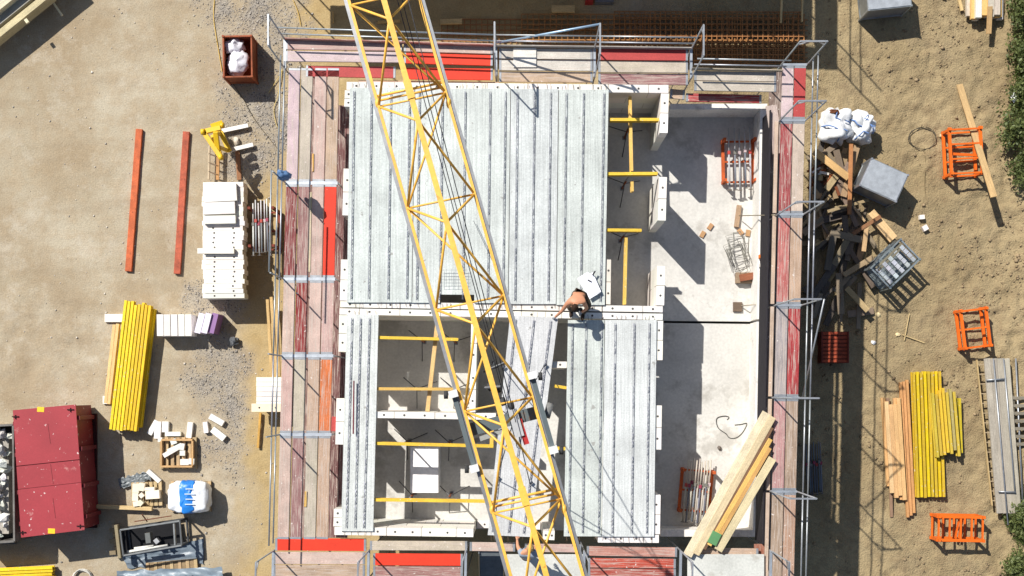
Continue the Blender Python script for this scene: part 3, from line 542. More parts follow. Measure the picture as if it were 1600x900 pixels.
# ------------------------------------------------------------------ rebar mats, timber and bits on the shaded ground at the top
def rebar_mat(label, x0, x1, y0, y1, z, dx, dy, col):
    t = thing('rebar_mat', label, 'rebar', W((x0 + x1) / 2, (y0 + y1) / 2, z), 'rebar mats stacked on the shaded ground'); m = MB()
    x = x0
    while x <= x1: m.obox(W(x, y0, z + .012), W(x, y1, z + .012), .026, .02); x += dx
    o = m.build('cross_bars', 'rust', t, col); o['kind'] = 'stuff'; m = MB(); y = y0
    while y <= y1: m.obox(W(x0, y, z), W(x1, y + 1, z), .03, .02); y += dy
    o = m.build('long_bars', 'rust', t, col); o['kind'] = 'stuff'
rebar_mat('lowest and longest rusty rebar mat on the dark ground at the top', 690, 1262, 30, 100, .06, 9, 8.5, c(168, 116, 70)); rebar_mat('rusty rebar mat stacked in the middle at the top', 815, 1258, 22, 96, .12, 9, 8, c(176, 124, 72)); rebar_mat('upper rusty rebar mat at the top right of the stack', 960, 1255, 18, 95, .18, 8, 9.5, c(160, 108, 62))
for a, b_, wd, l in (((688, 34), (722, 33.5), .16, 'short pale timber on the ground left of the rebar mats'), ((862, 14), (898, 14), .22, 'pale board lying above the rebar mats'), ((1222, -20), (1220, 36), .06, 'thin pale batten at the right end of the rebar mats'), ((1254, -15), (1253, 34), .05, 'thin batten right of the other one beside the rebar mats')): tag(bar('timber', W(*a, .25), W(*b_, .25), wd, .08, 'wood', c(214, 184, 130)), l, 'timber')
for a, b_, l in (((572, 20), (600, 24), 'board in the earth under the jib at the top, left one'), ((590, 35), (625, 33), 'board in the earth under the jib at the top, right one'), ((520, 18), (521, 36), 'thin yellow stick on the sand above the top scaffold')): tag(bar('board', W(*a, .06), W(*b_, .06), .1 if a[0] != 520 else .03, .04, 'wood', c(206, 168, 104)), l, 'board')
tag(MB().box(W(914, 0).x, W(926, 0).x, W(0, 8).y, W(0, -10).y, 0, .4).build('red_canister', 'paint', None, c(170, 40, 40)), 'red canister at the top edge beside a grey case', 'canister'); tag(MB().box(W(929, 0).x, W(958, 0).x, W(0, 8).y, W(0, -14).y, 0, .3).build('tool_case', 'paint', None, c(110, 112, 118)), 'grey case at the top edge beside a red canister', 'case')
# ------------------------------------------------------------------ generic yard objects
def dirv(deg): a = math.radians(deg); return Vector((math.cos(a), math.sin(a), 0)), Vector((-math.sin(a), math.cos(a), 0))
def mesh_box(label, px, py, deg, L=1.24, B=.84, H=.97, lid=True, col=c(160, 164, 168), group=None, bars=True, name='steel_crate', mat='steel'):
    b0 = W(px, py, H); b0.z = 0; t = thing(name, label, 'crate', b0, group); x, y = dirv(deg); z = Vector((0, 0, 1)); P_ = lambda u, v, h: b0 + x * (u * L / 2) + y * (v * B / 2) + z * h
    for u, v in ((-1, -1), (1, -1), (1, 1), (-1, 1)): MB().obox(P_(u, v, 0), P_(u, v, H + .03), .06, .06).build('corner_post', mat, t, jit(col))
    for h in (.14, H - .03):
        for A, B_ in (((-1, -1), (1, -1)), ((1, -1), (1, 1)), ((1, 1), (-1, 1)), ((-1, 1), (-1, -1))): MB().obox(P_(*A, h), P_(*B_, h), .045, .06).build('rim', mat, t, jit(col))
    for A, B_ in (((-1, -1), (1, -1)), ((1, -1), (1, 1)), ((1, 1), (-1, 1)), ((-1, 1), (-1, -1))):
        m = MB()
        if lid == True or not bars: m.obox(P_(*A, H / 2 + .05), P_(*B_, H / 2 + .05), .012, H - .2)
        else:
            for k in range(1, 14): u = k / 14; a = P_(*A, 0).lerp(P_(*B_, 0), u); m.obox(a + z * .14, a + z * (H - .03), .008, .008)
            for k in range(1, 6): h = .14 + (H - .2) * k / 6; m.obox(P_(*A, h), P_(*B_, h), .008, .008)
        m.build('side_panel', mat, t, jit(tuple(v * .8 for v in col[:3]) + (1,)))
    MB().obox(P_(-.97, 0, .13), P_(.97, 0, .13), B * .95, .02).build('floor', mat, t, jit(col))
    for u in (-.9, .9): MB().obox(P_(u, -1, .05), P_(u, 1, .05), .08, .1).build('skid', mat, t, col)
    if lid == True: MB().obox(P_(-.985, 0, H + .012), P_(.985, 0, H + .012), B * .985, .018).build('lid', mat, t, c(196, 200, 202))
    return t, P_
mesh_box('grey steel crate with a flat lid beside the scrap timber heap', 1381, 281.5, -24.5, 1.2, .88, .97); mesh_box('grey lidded steel crate cut by the top edge, right side', 1388, -12, 6, 1.3, .95, .97)
t, P_ = mesh_box('open steel crate full of metal clamps below the lidded crate', 1399, 412, 44, 1.25, .84, .97, lid=False, col=c(150, 160, 162))
for i in range(5):
    for j in range(4):
        u, v = -.78 + i * .39, -.66 + j * .38; a = P_(u, v, .93 + .03 * random.random()); x, y = dirv(44); tag(bar('clamp', a - y * .07, a + y * .07, .13, .07, 'steel', jit(c(216, 220, 220), .12)), 'galvanised clamp packed in the open steel crate', 'clamp', 'clamps in the open steel crate')
for k in range(2): x, y = dirv(44); a = P_(0, .5 + .22 * k, .95); tag(bar('ledger', a - x * .52, a + x * .52, .07, .06, 'wood', c(120, 114, 96)), 'grey-brown ledger along the edge inside the open crate', 'ledger', 'ledgers in the open crate')
t, P_ = mesh_box('rust-orange crate holding white sacks at the upper left', 371, 88, 91, 1.24, .86, .8, lid=False, col=c(158, 84, 52), mat='rust', bars=False)
for k, (px, py, r, l) in enumerate(((367, 72, (.3, .24, .2), 'crumpled white sack at the top end of the rust crate'), (372, 98, (.34, .42, .22), 'large white sack filling the rust crate'))): tag(MB().blob(W(px, py, .5), r, 4 + k, .5, 20, 12, sc_=2.2).build('sack', 'plastic', None, c(232, 230, 236)), l, 'sack')
# red low crate in the shadow
t = thing('slatted_crate', 'low red steel crate with ribbed lid in the scaffold shadow', 'crate', W(1304, 542, 0)); p0, p1 = W(1284, 518, .5), W(1325, 567, .5); MB().box(p0.x, p1.x, p1.y, p0.y, 0, .46).build('body', 'rust', t, c(120, 52, 34))
for k in range(8): yy = lerp(p0.y, p1.y, (k + .5) / 8); bar('rib', (p0.x + .02, yy, .475), (p1.x - .02, yy, .475), .085, .03, 'rust', jit(c(164, 72, 44)), t)
for xx in (p0.x, p1.x): bar('rim', (xx, p0.y, .5), (xx, p1.y, .5), .05, .06, 'rust', c(120, 50, 34), t)
# orange racks
ORG = c(226, 104, 26)
def rack(label, px, py, deg, L, B, H=.65, mids=1, extra=0, top=True, z0=0.0, mat='paint', col=ORG):
    b0 = W(px, py, z0 + H); b0.z = z0; t = thing('stacking_rack', label, 'rack', b0); x, y = dirv(deg); z = Vector((0, 0, 1)); P_ = lambda u, v, h: b0 + x * (u * L / 2) + y * (v * B / 2) + z * h
    for u, v in ((-1, -1), (1, -1), (1, 1), (-1, 1)): MB().obox(P_(u, v, 0), P_(u, v, H + .12), .08, .08).build('leg', mat, t, jit(col))
    for h in ((.12, H) if top else (.12,)):
        for v in (-1, 1): MB().obox(P_(-1.1, v, h), P_(1.1, v, h), .085, .07).build('side_rail', mat, t, jit(col))
        for u in [-1 + 2 * k / (mids + 1) for k in range(mids + 2)]: MB().obox(P_(u, -1, h), P_(u, 1, h), .05, .05).build('cross_bar', mat, t, jit(col))
    for k in range(extra): u = random.uniform(-.7, .7); MB().obox(P_(u, -.9, H * .6), P_(u + .1, .9, H * .8), .05, .05).build('brace', mat, t, jit(col))
    return t, P_
rack('orange steel rack under the long plank at the upper right', 1509, 236, 93, 1.35, .95, .62, 2, 2); rack('empty orange rack with one middle bar, right of the red crate', 1524, 513, 97, 1.15, .78, .5, 1); rack('orange rack with several bars near the lower right corner', 1501, 826, -1, 1.35, .72, .66, 3, 2)
tag(bar('plank', W(1499, 132, .05), W(1553, 308, 1.1), .2, .045, 'wood', c(190, 158, 110)), 'long plank leaning across the orange rack at upper right', 'plank')
# racks of steel props
def props_rack(label, px, py, deg, z0, n, L=1.75, col0=(c(170, 172, 172), c(120, 124, 130)), rk=True, gl='', h=.3, B=.75, rc=c(196, 92, 40)):
    if rk: t, P_ = rack(label, px, py, deg, 1.15, B, h + .08, 1, top=False, z0=z0, mat='rust', col=rc)
    x, y = dirv(deg); b0 = W(px, py, z0 + h); 
    for k in range(n):
        o = y * ((k - (n - 1) / 2) * (B * .86 / n)) + Vector((0, 0, (k % 2) * .05)); s = random.uniform(-.08, .08); a = b0 + o - x * (L / 2 + s) + y * random.uniform(-.012, .012); e = b0 + o + x * (L / 2 - s) + y * random.uniform(-.012, .012)
        pt = thing('steel_prop', gl, 'prop', a, gl + ' group'); m = MB(); m.tube(a, a.lerp(e, .62), .027, 8); m.build('outer_tube', 'paint', pt, jit(col0[k % 2], .15)); m = MB(); m.tube(a.lerp(e, .62), e, .02, 8); m.build('inner_tube', 'paint', pt, jit(col0[0], .1))
        bar('end_plate', a - x * .006, a + x * .006, .12, .12, 'steel', c(150, 140, 130), pt, up=(0, 0, 1)); q = a.lerp(e, .6); bar('collar', q - x * .05, q + x * .05, .075, .075, 'paint', random.choice([c(180, 70, 60), c(190, 170, 170), c(150, 60, 80), c(120, 118, 110)]), pt)
props_rack('orange prop rack by the terrace parapet at the top', 1156, 250, 91, ZF, 5, 1.75, gl='pale steel prop in the orange terrace rack', B=.86)
props_rack('rusty prop rack on the terrace near the long boards', 1089, 768, 85, ZF, 9, 1.75, (c(190, 180, 165), c(104, 108, 118)), gl='steel prop in the rack near the long boards', B=.85)
props_rack('dark rack of steel props right of the white block stack', 409, 355, 91, 0, 7, 1.6, (c(206, 204, 200), c(130, 132, 138)), gl='steel prop in the rack beside the white block stack', B=.72, rc=c(130, 60, 40), h=.9)
props_rack('', 1272, 732, 92, 0, 7, 1.6, (c(120, 124, 130), c(100, 104, 110)), rk=False, gl='dark steel prop lying in the scaffold shadow', h=.06, B=.6)
# ------------------------------------------------------------------ long timber and beam bundles
def bundle(name, label, cat, group, a, b_, n, wd, h, z0, cols, mat, spread=None, je=.1, lay=1, ib=False):
    p, q = W(*a, z0 + h * lay), W(*b_, z0 + h * lay); p.z = q.z = z0 + h / 2; x, y, z = frame_of(p, q); sp = spread or wd * 1.04
    for l in range(lay):
        for k in range(n - l):
            o = y * ((k - (n - 1) / 2 + l * .5) * sp) + Vector((0, 0, l * h)); s, e = random.uniform(-je, je), random.uniform(-je, je); pp, qq = p + o + x * s, q + o + x * e
            ob = bar(name, pp, qq, wd, h, mat, jit(random.choice(cols), .08), me=ibeam_mesh(round((qq - pp).length, 1), mat) if ib else None); tag(ob, label, cat, group)
YL = [c(238, 200, 20), c(244, 208, 24), c(226, 186, 16)]
bundle('formwork_beam', 'yellow formwork beam in the big bundle left of the foam packs', 'beam', 'big yellow beam bundle', (215, 475), (192, 670), 9, .08, .2, .12, YL, 'beampaint', .108, .07, 2, True)
for k, y in enumerate((497, 625)): a = W(201 if k == 0 else 198, y, .1); tag(bar('bearer', a - Vector((.75, 0, .05)), a + Vector((.55, 0, -.05)), .25, .1, 'limeblock', WHITE), ['white block bearer under the top end of the yellow beam bundle', 'white block bearer under the bottom end of the yellow beam bundle'][k], 'block')
bundle('timber', 'pale timber lying along the left flank of the yellow bundle', 'timber', 'pale timbers beside the yellow bundle', (181, 508), (167, 632), 2, .1, .12, .2, [c(222, 188, 130)], 'wood', je=.05, lay=1)
bundle('formwork_beam', 'weathered yellow beam in the lower right bundle, bottom layer', 'beam', 'lower right yellow beams', (1448, 580), (1455, 777), 8, .08, .2, .05, [c(214, 184, 24), c(206, 172, 40), c(222, 190, 16)], 'beampaint', .115, .02, 1, True)
bundle('formwork_beam', 'shorter yellow-grey beam lying on top of the lower right bundle', 'beam', 'short yellow beams on the bundle', (1474, 612), (1482, 708), 7, .08, .2, .25, [c(200, 172, 60), c(176, 160, 100), c(216, 178, 50)], 'beampaint', .11, .16, 1, True)
bundle('formwork_beam', 'short yellow beam at the right flank of the lower right bundle', 'beam', 'flank yellow beams', (1497, 622), (1500, 708), 2, .08, .2, .05, [c(200, 176, 40)], 'beampaint', .1, .02, 1, True)
bundle('timber', 'fresh pale timber in the stack left of the yellow beams at lower right', 'timber', 'fresh timbers lower right', (1395, 630), (1404, 770), 5, .12, .1, .05, [c(222, 186, 134), c(214, 170, 116)], 'wood', .125, .25, 2)
bundle('timber', 'longer reddish timber against the yellow beams at lower right', 'timber', 'reddish timbers lower right', (1413, 602), (1424, 805), 3, .08, .1, .05, [c(206, 150, 96), c(196, 138, 92)], 'wood', .1, .2, 1)
tag(bar('timber', W(1387, 622, .2), W(1393, 808, .05), .09, .06, 'wood', c(150, 120, 96)), 'grey weathered timber at the left edge of the pale timber stack', 'timber')
for k, (a, b_) in enumerate((((218, 202), (201, 424)), ((291.5, 206), (277, 428)))): tag(bar('steel_channel', W(*a, .06), W(*b_, .06), .2, .1, 'rust', [c(196, 100, 58), c(176, 88, 62)][k]), ['left one of the two long rust-orange planks on the open yard', 'right one of the two long rust-orange planks on the open yard'][k], 'plank')
for k in range(5):
    off = k * 17; tag(bar('panel', W(-40, 58 + 33 - off * 1.35 , .5 + .22 * (k > 1)), W(112, -65 + 33 - off * 1.35, .5 + .22 * (k > 1)), .3 if k else .2, .4, 'wood', [c(206, 192, 150), c(160, 156, 142), c(216, 206, 176), c(222, 214, 194), c(204, 198, 184)][k]), ['outermost narrow pale beam of the stack at the top left corner', 'grey beam second from the yard in the top left stack', 'cream beam in the middle of the top left stack', 'pale beam fourth from the yard in the top left stack', 'innermost beam of the top left stack'][k], 'beam')
for a, l in (((42, 33), 'small pale block on the top left beam stack'), ((90, 14), 'white stick jutting from the top left beam stack')): p = W(*a, .75 if a[0] == 42 else .2); x, y = dirv(-55); tag(bar('offcut', p - x * (.07 if a[0] == 42 else .25), p + x * (.07 if a[0] == 42 else .25), .1 if a[0] == 42 else .06, .06, 'wood', c(226, 216, 180)), l, 'offcut')
bundle('plank', 'rough sawn plank in the pile cut by the top right edge', 'plank', 'planks in the top right pile', (1545, -60), (1544, 24), 6, .18, .12, .1, [c(200, 190, 170), c(220, 180, 110), c(216, 212, 206), c(180, 170, 150)], 'wood', .19, .08, 3)
tag(bar('plank', W(1547, 10, .55), W(1545, 53, .4), .15, .05, 'wood', c(196, 160, 110)), 'plank jutting down from the top right pile', 'plank'); tag(bar('batten', W(1497, -10, .05), W(1503, 17, .05), .1, .05, 'wood', c(204, 176, 124)), 'short batten left of the top right plank pile', 'batten')
for k, (x0, y0, x1, y1) in enumerate(((418, 468, 425, 590), (424, 464, 432, 590), (432, 484, 436, 588))): tag(bar('batten', W(x0, y0, .5), W(x1, y1, .5), .09, .08, 'wood', c(206, 172, 116)), ['leftmost of three long battens beside the left scaffold', 'middle one of three long battens beside the left scaffold', 'rightmost short one of three battens beside the left scaffold'][k], 'batten')
tag(bar('batten', W(407, 645, .1), W(403, 700, .1), .07, .06, 'wood', c(206, 160, 80)), 'yellowish batten sticking out below the small block stack', 'batten'); tag(bar('beam', W(144, 791, .2), W(238, 795, .2), .12, .12, 'wood', c(206, 178, 128)), 'pale beam lying between the red container and small pallet', 'beam')
# aluminium scaffold decks, ladder and tubes at the right edge
for k in range(4): tag(bar('scaffold_deck', W(1542 + k * 10, 560, .35), W(1562 + k * 9.5, 802, .35), .19, .07, 'wood', jit(c(170, 162, 146), .05)), 'long grey scaffold deck board stacked at the right edge', 'deck board', 'grey deck boards at the right edge')
lad = thing('ladder', 'narrow wooden ladder lying left of the grey deck boards', 'ladder', W(1538, 670, 0))
for dx in (0, 13): bar('side_rail', W(1526 + dx, 562, .3), W(1550 + dx, 790, .3), .035, .07, 'wood', c(190, 164, 116), lad)
for k in range(15): u = (k + .5) / 15; a = W(lerp(1526, 1550, u), lerp(562, 790, u), .3); bar('rung', a, a + Vector((.26, 0, 0)), .03, .03, 'wood', c(170, 150, 120), lad)
tf = thing('tube_frame', 'galvanised scaffold frame lying on the grey deck boards', 'frame', W(1565, 680, .4))
for a, b_ in (((1552, 560), (1575, 820)), ((1568, 560), (1586, 770)), ((1541, 594), (1570, 592)), ((1560, 768), (1587, 769))): pipe('tube', W(*a, .46), W(*b_, .46), .024, 'steel', GALV, tf)
pipe_t = tag(pipe('steel_tube', W(1587, 560, .25), W(1598, 790, .3), .026, 'steel', GALV), 'single galvanised tube at the far right edge', 'tube')
pal = thing('pallet', 'grey slatted pallet at the right edge behind the deck boards', 'pallet', W(1594, 650, 0))
for k in range(7): bar('slat', W(1578, 622 + k * 12, .3), W(1612, 622 + k * 12, .3), .1, .03, 'wood', c(130, 122, 106), pal)
for x in (1582, 1606): bar('bearer', W(x, 618, .2), W(x, 698, .2), .08, .14, 'wood', c(120, 112, 96), pal)
# ------------------------------------------------------------------ white block stacks and loose blocks
def lblock(px, py, z, L, B, H, deg, label, group=None, col=WHITE, holes=False):
    p = W(px, py, z + H); p.z = z + H / 2 + random.uniform(0, .018); x, y = dirv(deg); me = block_mesh(L, B, H, holes); o = bpy.data.objects.new('block', me); o.color = jit(col, .09)
    return tag(put(o, Matrix.Translation(p) @ Matrix.Rotation(math.radians(deg), 4, 'Z')), label, 'block', group)
for l in range(2):
    for k in range(24): lblock(350 - (l == 0) * 3 + random.uniform(-1.5, 1.5), 288.5 + 7.55 * k, .05 + .5 * l, 1.2 + random.uniform(-.04, .04), .143, .5, random.uniform(-.6, .6), 'white block standing in the long stack beside the prop rack', 'white blocks in the long stack', holes=l == 1)
for px, py, L, B, dg, l, z in ((344, 301, 1.0, .52, 3, 'topmost loose white block at the upper end of the long stack', 1.06), (342, 325, .98, .36, 2, 'second loose white block lying on the long stack', 1.06), (343, 343, .98, .24, 1, 'third and smallest loose white block lying on the long stack', 1.06), (337, 392, 1.12, .16, 0, 'narrow cream block lying crosswise on the long stack', 1.06)): lblock(px, py, z, L, B, .14, dg, l)
for k, yy in enumerate((300, 455)): tag(bar('bearer', W(322, yy, .03), W(385, yy, .03), .12, .06, 'wood', c(150, 124, 90)), ['timber bearer under the upper end of the long block stack', 'timber bearer under the lower end of the long block stack'][k], 'bearer')
for k in range(6): lblock(425, 593 + 7.6 * k, .05, .98, .14, .5, 0, 'white block in the small stack partly under the left scaffold', 'white blocks in the small stack')
lblock(418, 637, .56, 1.0, .25, .14, 0, 'cream block across the lower end of the small stack', holes=True, col=c(226, 210, 182))
def pallet(label, px, py, deg, L=1.2, B=.8, frame=False):
    b0 = W(px, py, .14); b0.z = 0; t = thing('pallet', label, 'pallet', b0); x, y = dirv(deg)
    for v in (-1, 0, 1): a = b0 + y * (v * (B / 2 - .05)) + Vector((0, 0, .06)); bar('bearer', a - x * L / 2, a + x * L / 2, .1, .09, 'wood', c(150, 128, 96), t)
    for k in range(7): a = b0 + x * ((k - 3) * (L - .1) / 6) + Vector((0, 0, .117)); bar('slat', a - y * B / 2, a + y * B / 2, .1, .022, 'wood', jit(c(190, 164, 124), .1), t)
    if frame:
        for s in (-1, 1): a = b0 + y * (s * B * .42) + Vector((0, 0, .2)); bar('collar_board', a - x * L * .42, a + x * L * .42, .06, .14, 'wood', c(200, 160, 110), t); a = b0 + x * (s * L * .42) + Vector((0, 0, .2)); bar('collar_board', a - y * B * .39, a + y * B * .39, .06, .14, 'wood', c(200, 160, 110), t)
    return t
pallet('wooden pallet with a collar holding broken white blocks', 278, 708, 0, 1.15, .98, True); pallet('small pallet of broken cream blocks above the pale beam', 229, 772, 2, .95, .75)
LB = [(239, 668, 60, .5, .16, 'tall white block standing left of the collar pallet'), (246, 672, 88, .55, .2, 'white block beside the tall one at the collar pallet'), (258, 667, 88, .35, .2, 'short white block above the left corner of the collar pallet'), (270, 678, 0, .5, .13, 'flat white block along the top side of the collar pallet'), (296, 672, 84, .5, .16, 'white block standing at the upper right of the collar pallet'), (321, 668, 96, .36, .14, 'small white block second from the right of the loose ones'), (338, 656, -30, .5, .18, 'white block uppermost of the loose ones on the right'), (341, 678, -38, .5, .2, 'white block lowest of the loose ones on the right'), (240, 744, -42, .52, .14, 'white block leaning over the small pallet corner'), (1441, 339, 5, .17, .13, 'small white block upper of two near the open crate'), (1446, 356, 30, .18, .16, 'small white block lower of two near the open crate'), (250, 687, 0, .16, .14, 'rounded cream stub at the left corner of the collar pallet')]
for px, py, dg, L, B, l in LB: lblock(px, py, 0, L, B, .14, dg, l)
for k, (px, py, dg, L, B) in enumerate(((268, 705, 30, .6, .14), (273, 700, 25, .5, .13), (271, 690, 20, .2, .16), (284, 698, 80, .22, .15), (285, 708, 0, .18, .16), (288, 722, 0, .28, .18), (299, 721, 85, .2, .16))): lblock(px, py, .14, L, B, .12, dg, 'broken white block lying inside the pallet collar', 'broken blocks in the pallet collar')
for k, (px, py, dg, L, B) in enumerate(((212, 763, 88, .3, .2), (221, 761, 80, .26, .18), (211, 776, 88, .28, .18), (213, 787, 10, .22, .16), (238, 773, 4, .45, .26), (233, 764, 0, .34, .1), (221, 774, 40, .16, .14), (219, 786, 50, .18, .15))): lblock(px, py, .14, L, B, .16, dg, 'broken cream block heaped on the small pallet', 'broken blocks on the small pallet', col=c(232, 222, 200))
for k in range(5): lblock(250 + k * 11, 508, 0, .215, .66, .62 - .04 * (k > 2), 1, 'white foam board in the row right of the yellow beams', 'white foam boards')
for k in range(3): lblock(312 + k * 10.5, 505, 0, .2, .62, .7 - .06 * (k == 2), -14, 'lilac foam board in the leaning pack beside the white foam', 'lilac foam boards', col=[c(236, 228, 240), c(236, 228, 240), c(150, 116, 160)][k])
tag(MB().blob(W(366, 533, .1), (.16, .14, .14), 5, .6, 12, 8, flat=True).build('boulder', 'stone', None, c(96, 98, 100)), 'dark lump of rock right of the lilac foam pack', 'rock')
for px, py, r, l in ((424, 0, 0, ''),): pass
tag(MB().blob(W(370, 220, .06), (.09, .13, .07), 8, .5, 10, 7, flat=True).build('stone', 'stone', None, c(206, 196, 180)), 'pale stone between the two fork tines', 'stone')
# white bag with blue print, on a pallet
pallet('pallet under the white and blue wrapped sack', 298, 776, 0, 1.25, .95); tag(MB().blob(W(297, 776, .45), (.62, .48, .36), 2, .1, 40, 24, sc_=3, sq=.45).build('wrapped_sacks', 'plastic', None, c(238, 240, 242)), 'white wrapped load with a broad blue stripe on a pallet', 'sack')
bb = bpy.data.objects['wrapped_sacks']; bm_ = MB()
for k in range(1): bm_.blob(W(296, 776, .455), (.27, .50, .378), 2, .1, 30, 24, sc_=3, sq=.42)
bm_.build('blue_print', 'plastic', bb, c(40, 128, 214))
for k in range(4): lw = [.24, .3, .24, .28][k]; p = W(296, 764 + k * 8, .868); MB().obox(p - Vector((lw / 2, 0, 0)), p + Vector((lw / 2, .0, 0)), .03, .01).build('print_line', 'plastic', bb, c(206, 224, 242))
# big bags of rubbish upper right
for k, (px, py, r, l, s_) in enumerate(((1304, 198, (.46, .5, .45), 'left big white rubble bag beside the right scaffold', 3), (1343, 200, (.42, .45, .42), 'right big white rubble bag beside the right scaffold', 9))):
    b0 = W(px, py, .42); o = MB().blob(b0, r, s_, .45, 30, 20, sc_=1.9, sq=.75).build('bulk_bag', 'plastic', None, c(232, 232, 230)); tag(o, l, 'bag')
    for j in range(4): a = j * 1.6 + k; e = b0 + Vector((math.cos(a) * r[0] * .98, math.sin(a) * r[1] * .98, .15)); m_ = b0 + Vector((math.cos(a + .5) * .2, math.sin(a + .5) * .2, r[2] * 1.04)); MB().path([e, e.lerp(m_, .5) + Vector((0, 0, .16)), m_, m_ + Vector((.15, -.06, -.02))], .02).build('strap', 'cloth', o, c(110, 140, 190))
tag(MB().blob(W(1301, 175, .85), (.18, .1, .08), 12, .6, 10, 7, flat=True).build('rubble', 'rust', None, c(120, 70, 40)), 'brown rubble showing in the mouth of the left rubble bag', 'rubble')
# ------------------------------------------------------------------ red covered container and rubble skip
cn = thing('container', 'large dark red container with two lids and yellow stickers', 'container', W(80, 735, 0)); H = 1.4; cols_ = c(154, 52, 58)
q4 = [(20, 641), (118, 632), (132, 828), (33, 840)]; top = [W(a, b_, H) for a, b_ in q4]; cen = sum(top, Vector()) / 4
bp = [(cen.x + (v.x - cen.x) * .97, cen.y + (v.y - cen.y) * .985) for v in top]; MB().prism(bp, .12, H - .06).build('body', 'lidpaint', cn, c(120, 36, 40))
def lid(u0, u1, nm='lid', z0=H - .05, z1=H): 
    l0, l1, r0, r1 = top[0].lerp(top[3], u0), top[0].lerp(top[3], u1), top[1].lerp(top[2], u0), top[1].lerp(top[2], u1); return MB().prism([(v.x, v.y) for v in (l0, r0, r1, l1)], z0, z1).build(nm, 'lidpaint', cn, jit(cols_, .04))
for u0, u1 in ((0, .437), (.443, .62), (.623, 1)): lid(u0, u1)
for u in (.1, .35, .65, .9):
    a, b_ = Vector((bp[1][0], bp[1][1], 0)).lerp(Vector((bp[2][0], bp[2][1], 0)), u), 0; bar('side_rib', a + Vector((.05, 0, .15)), a + Vector((.05, 0, H - .08)), .09, .12, 'lidpaint', c(112, 34, 38), cn); a2 = Vector((bp[0][0], bp[0][1], 0)).lerp(Vector((bp[3][0], bp[3][1], 0)), u); bar('side_rib', a2 + Vector((-.05, 0, .15)), a2 + Vector((-.05, 0, H - .08)), .09, .12, 'lidpaint', c(112, 34, 38), cn)
for sp in ((63.5, 640), (80.5, 830)): a = W(*sp, H + .004); bar('sticker', a - Vector((.105, -.01, 0)), a + Vector((.105, -.0, 0)), .15, .006, 'paint', c(246, 196, 40), cn)
for a, dx in (((24, 651), .2), ((110, 640), .2), ((35, 832), .2), ((125, 822), .2)): p = W(*a, H + .02); bar('hinge', p - Vector((.1, 0, 0)), p + Vector((.1, 0, 0)), .03, .03, 'dark', c(50, 28, 30), cn); bar('hinge_pin', p - Vector((0, .07, 0)), p + Vector((0, .05, 0)), .02, .03, 'dark', c(50, 28, 30), cn)
for u in (.21, .53, .8): a = top[0].lerp(top[3], u).lerp(top[1].lerp(top[2], u), .55) + Vector((0, 0, .003)); bar('lid_seam', a - Vector((-.04, .3, 0)), a + Vector((-.04, .3, 0)), .012, .006, 'lidpaint', c(118, 40, 44), cn)
MB().box(bp[3][0] + .1, bp[2][0] - .1, bp[3][1] + .1, bp[0][1] - .1, 0, .12).build('skid', 'dark', cn, c(60, 30, 30))
sk = thing('skip', 'open skip of white rubble cut by the left edge beside the container', 'skip', W(0, 760, 0)); HS = 1.25
for a, b_ in (((20, 664), (22, 846)), ((22, 846), (-60, 852)), ((20, 664), (-62, 668))): p, q = W(*a, HS), W(*b_, HS); bar('side', (p.x, p.y, HS / 2), (q.x, q.y, HS / 2), .06, HS, 'rust', c(120, 116, 110), sk)
bar('floor', W(-20, 664, .05), W(-20, 850, .05), 1.8, .06, 'rust', c(110, 106, 100), sk); MB().box(W(-50, 0).x, W(10, 0, 1.0).x, W(0, 835, 1).y, W(0, 678, 1).y, .1, .85).build('fill', 'stone', sk, c(170, 164, 154))
for k in range(110):
    px, py = random.uniform(-45, 12), random.uniform(672, 838); r = random.uniform(.06, .2); o = MB().blob(W(px, py, 0) * ((CH - 1) / CH) + Vector((0, 0, .95 + random.uniform(-.1, .2))), (r, r * random.uniform(.5, 1), r * .6), k, .9, 6, 4, flat=True, rz=random.random() * 3).build('rubble_piece', 'stone', None, jit(c(216, 212, 202), .15)); tag(o, 'chunk of pale rubble heaped in the open skip', 'rubble', 'rubble in the skip')
# black machine rack on pallet, tarps
t = thing('machine_frame', 'black steel frame crate with white pipes beside the red container', 'crate', W(236, 842, 0)); q4 = [W(a, b_, .8) for a, b_ in ((188, 828), (281, 814), (284, 852), (193, 868))]; DK = c(70, 72, 74)
for i in range(4):
    a, b_ = q4[i], q4[(i + 1) % 4]; bar('top_rail', a, b_, .05, .06, 'steel', c(150, 152, 150) if i in (0, 2) else c(110, 112, 112), t); bar('corner_post', Vector((a.x, a.y, .05)), a, .05, .05, 'steel', DK, t); bar('low_rail', Vector((a.x, a.y, .1)), Vector((b_.x, b_.y, .1)), .05, .08, 'dark', DK, t)
bar('tray', W(190, 849, .12), W(285, 834, .12), .75, .03, 'dark', c(28, 28, 30), t); bar('partition', W(272, 818, .78), W(274, 852, .78), .05, .1, 'steel', c(150, 152, 150), t)
bar('motor', W(232, 832, .5), W(234, 848, .5), .16, .25, 'steel', c(120, 122, 118), t); bar('hose_reel', W(243, 842, .55), W(248, 848, .55), .14, .16, 'steel', c(190, 190, 188), t)
for k, (a, b_) in enumerate((((200, 862), (262, 852)), ((210, 857), (240, 853)))): tag(pipe('pipe', W(*a, .6), W(*b_, .6), .04, 'plastic', c(226, 224, 214)), ['longer white pipe lying in the black frame crate', 'shorter white pipe behind the long one in the frame crate'][k], 'pipe')
tp = pallet('upright end of a pallet at the left of the black frame crate', 182, 843, 97, .95, .2); bar('end_board', W(182, 820, .5), W(188, 872, .5), .1, .14, 'wood', c(150, 136, 106), tp)
for k, y in enumerate((829, 846, 864)): bar('foot', W(172, y, .3), W(182, y - 1, .3), .13, .12, 'wood', c(140, 124, 96), tp)
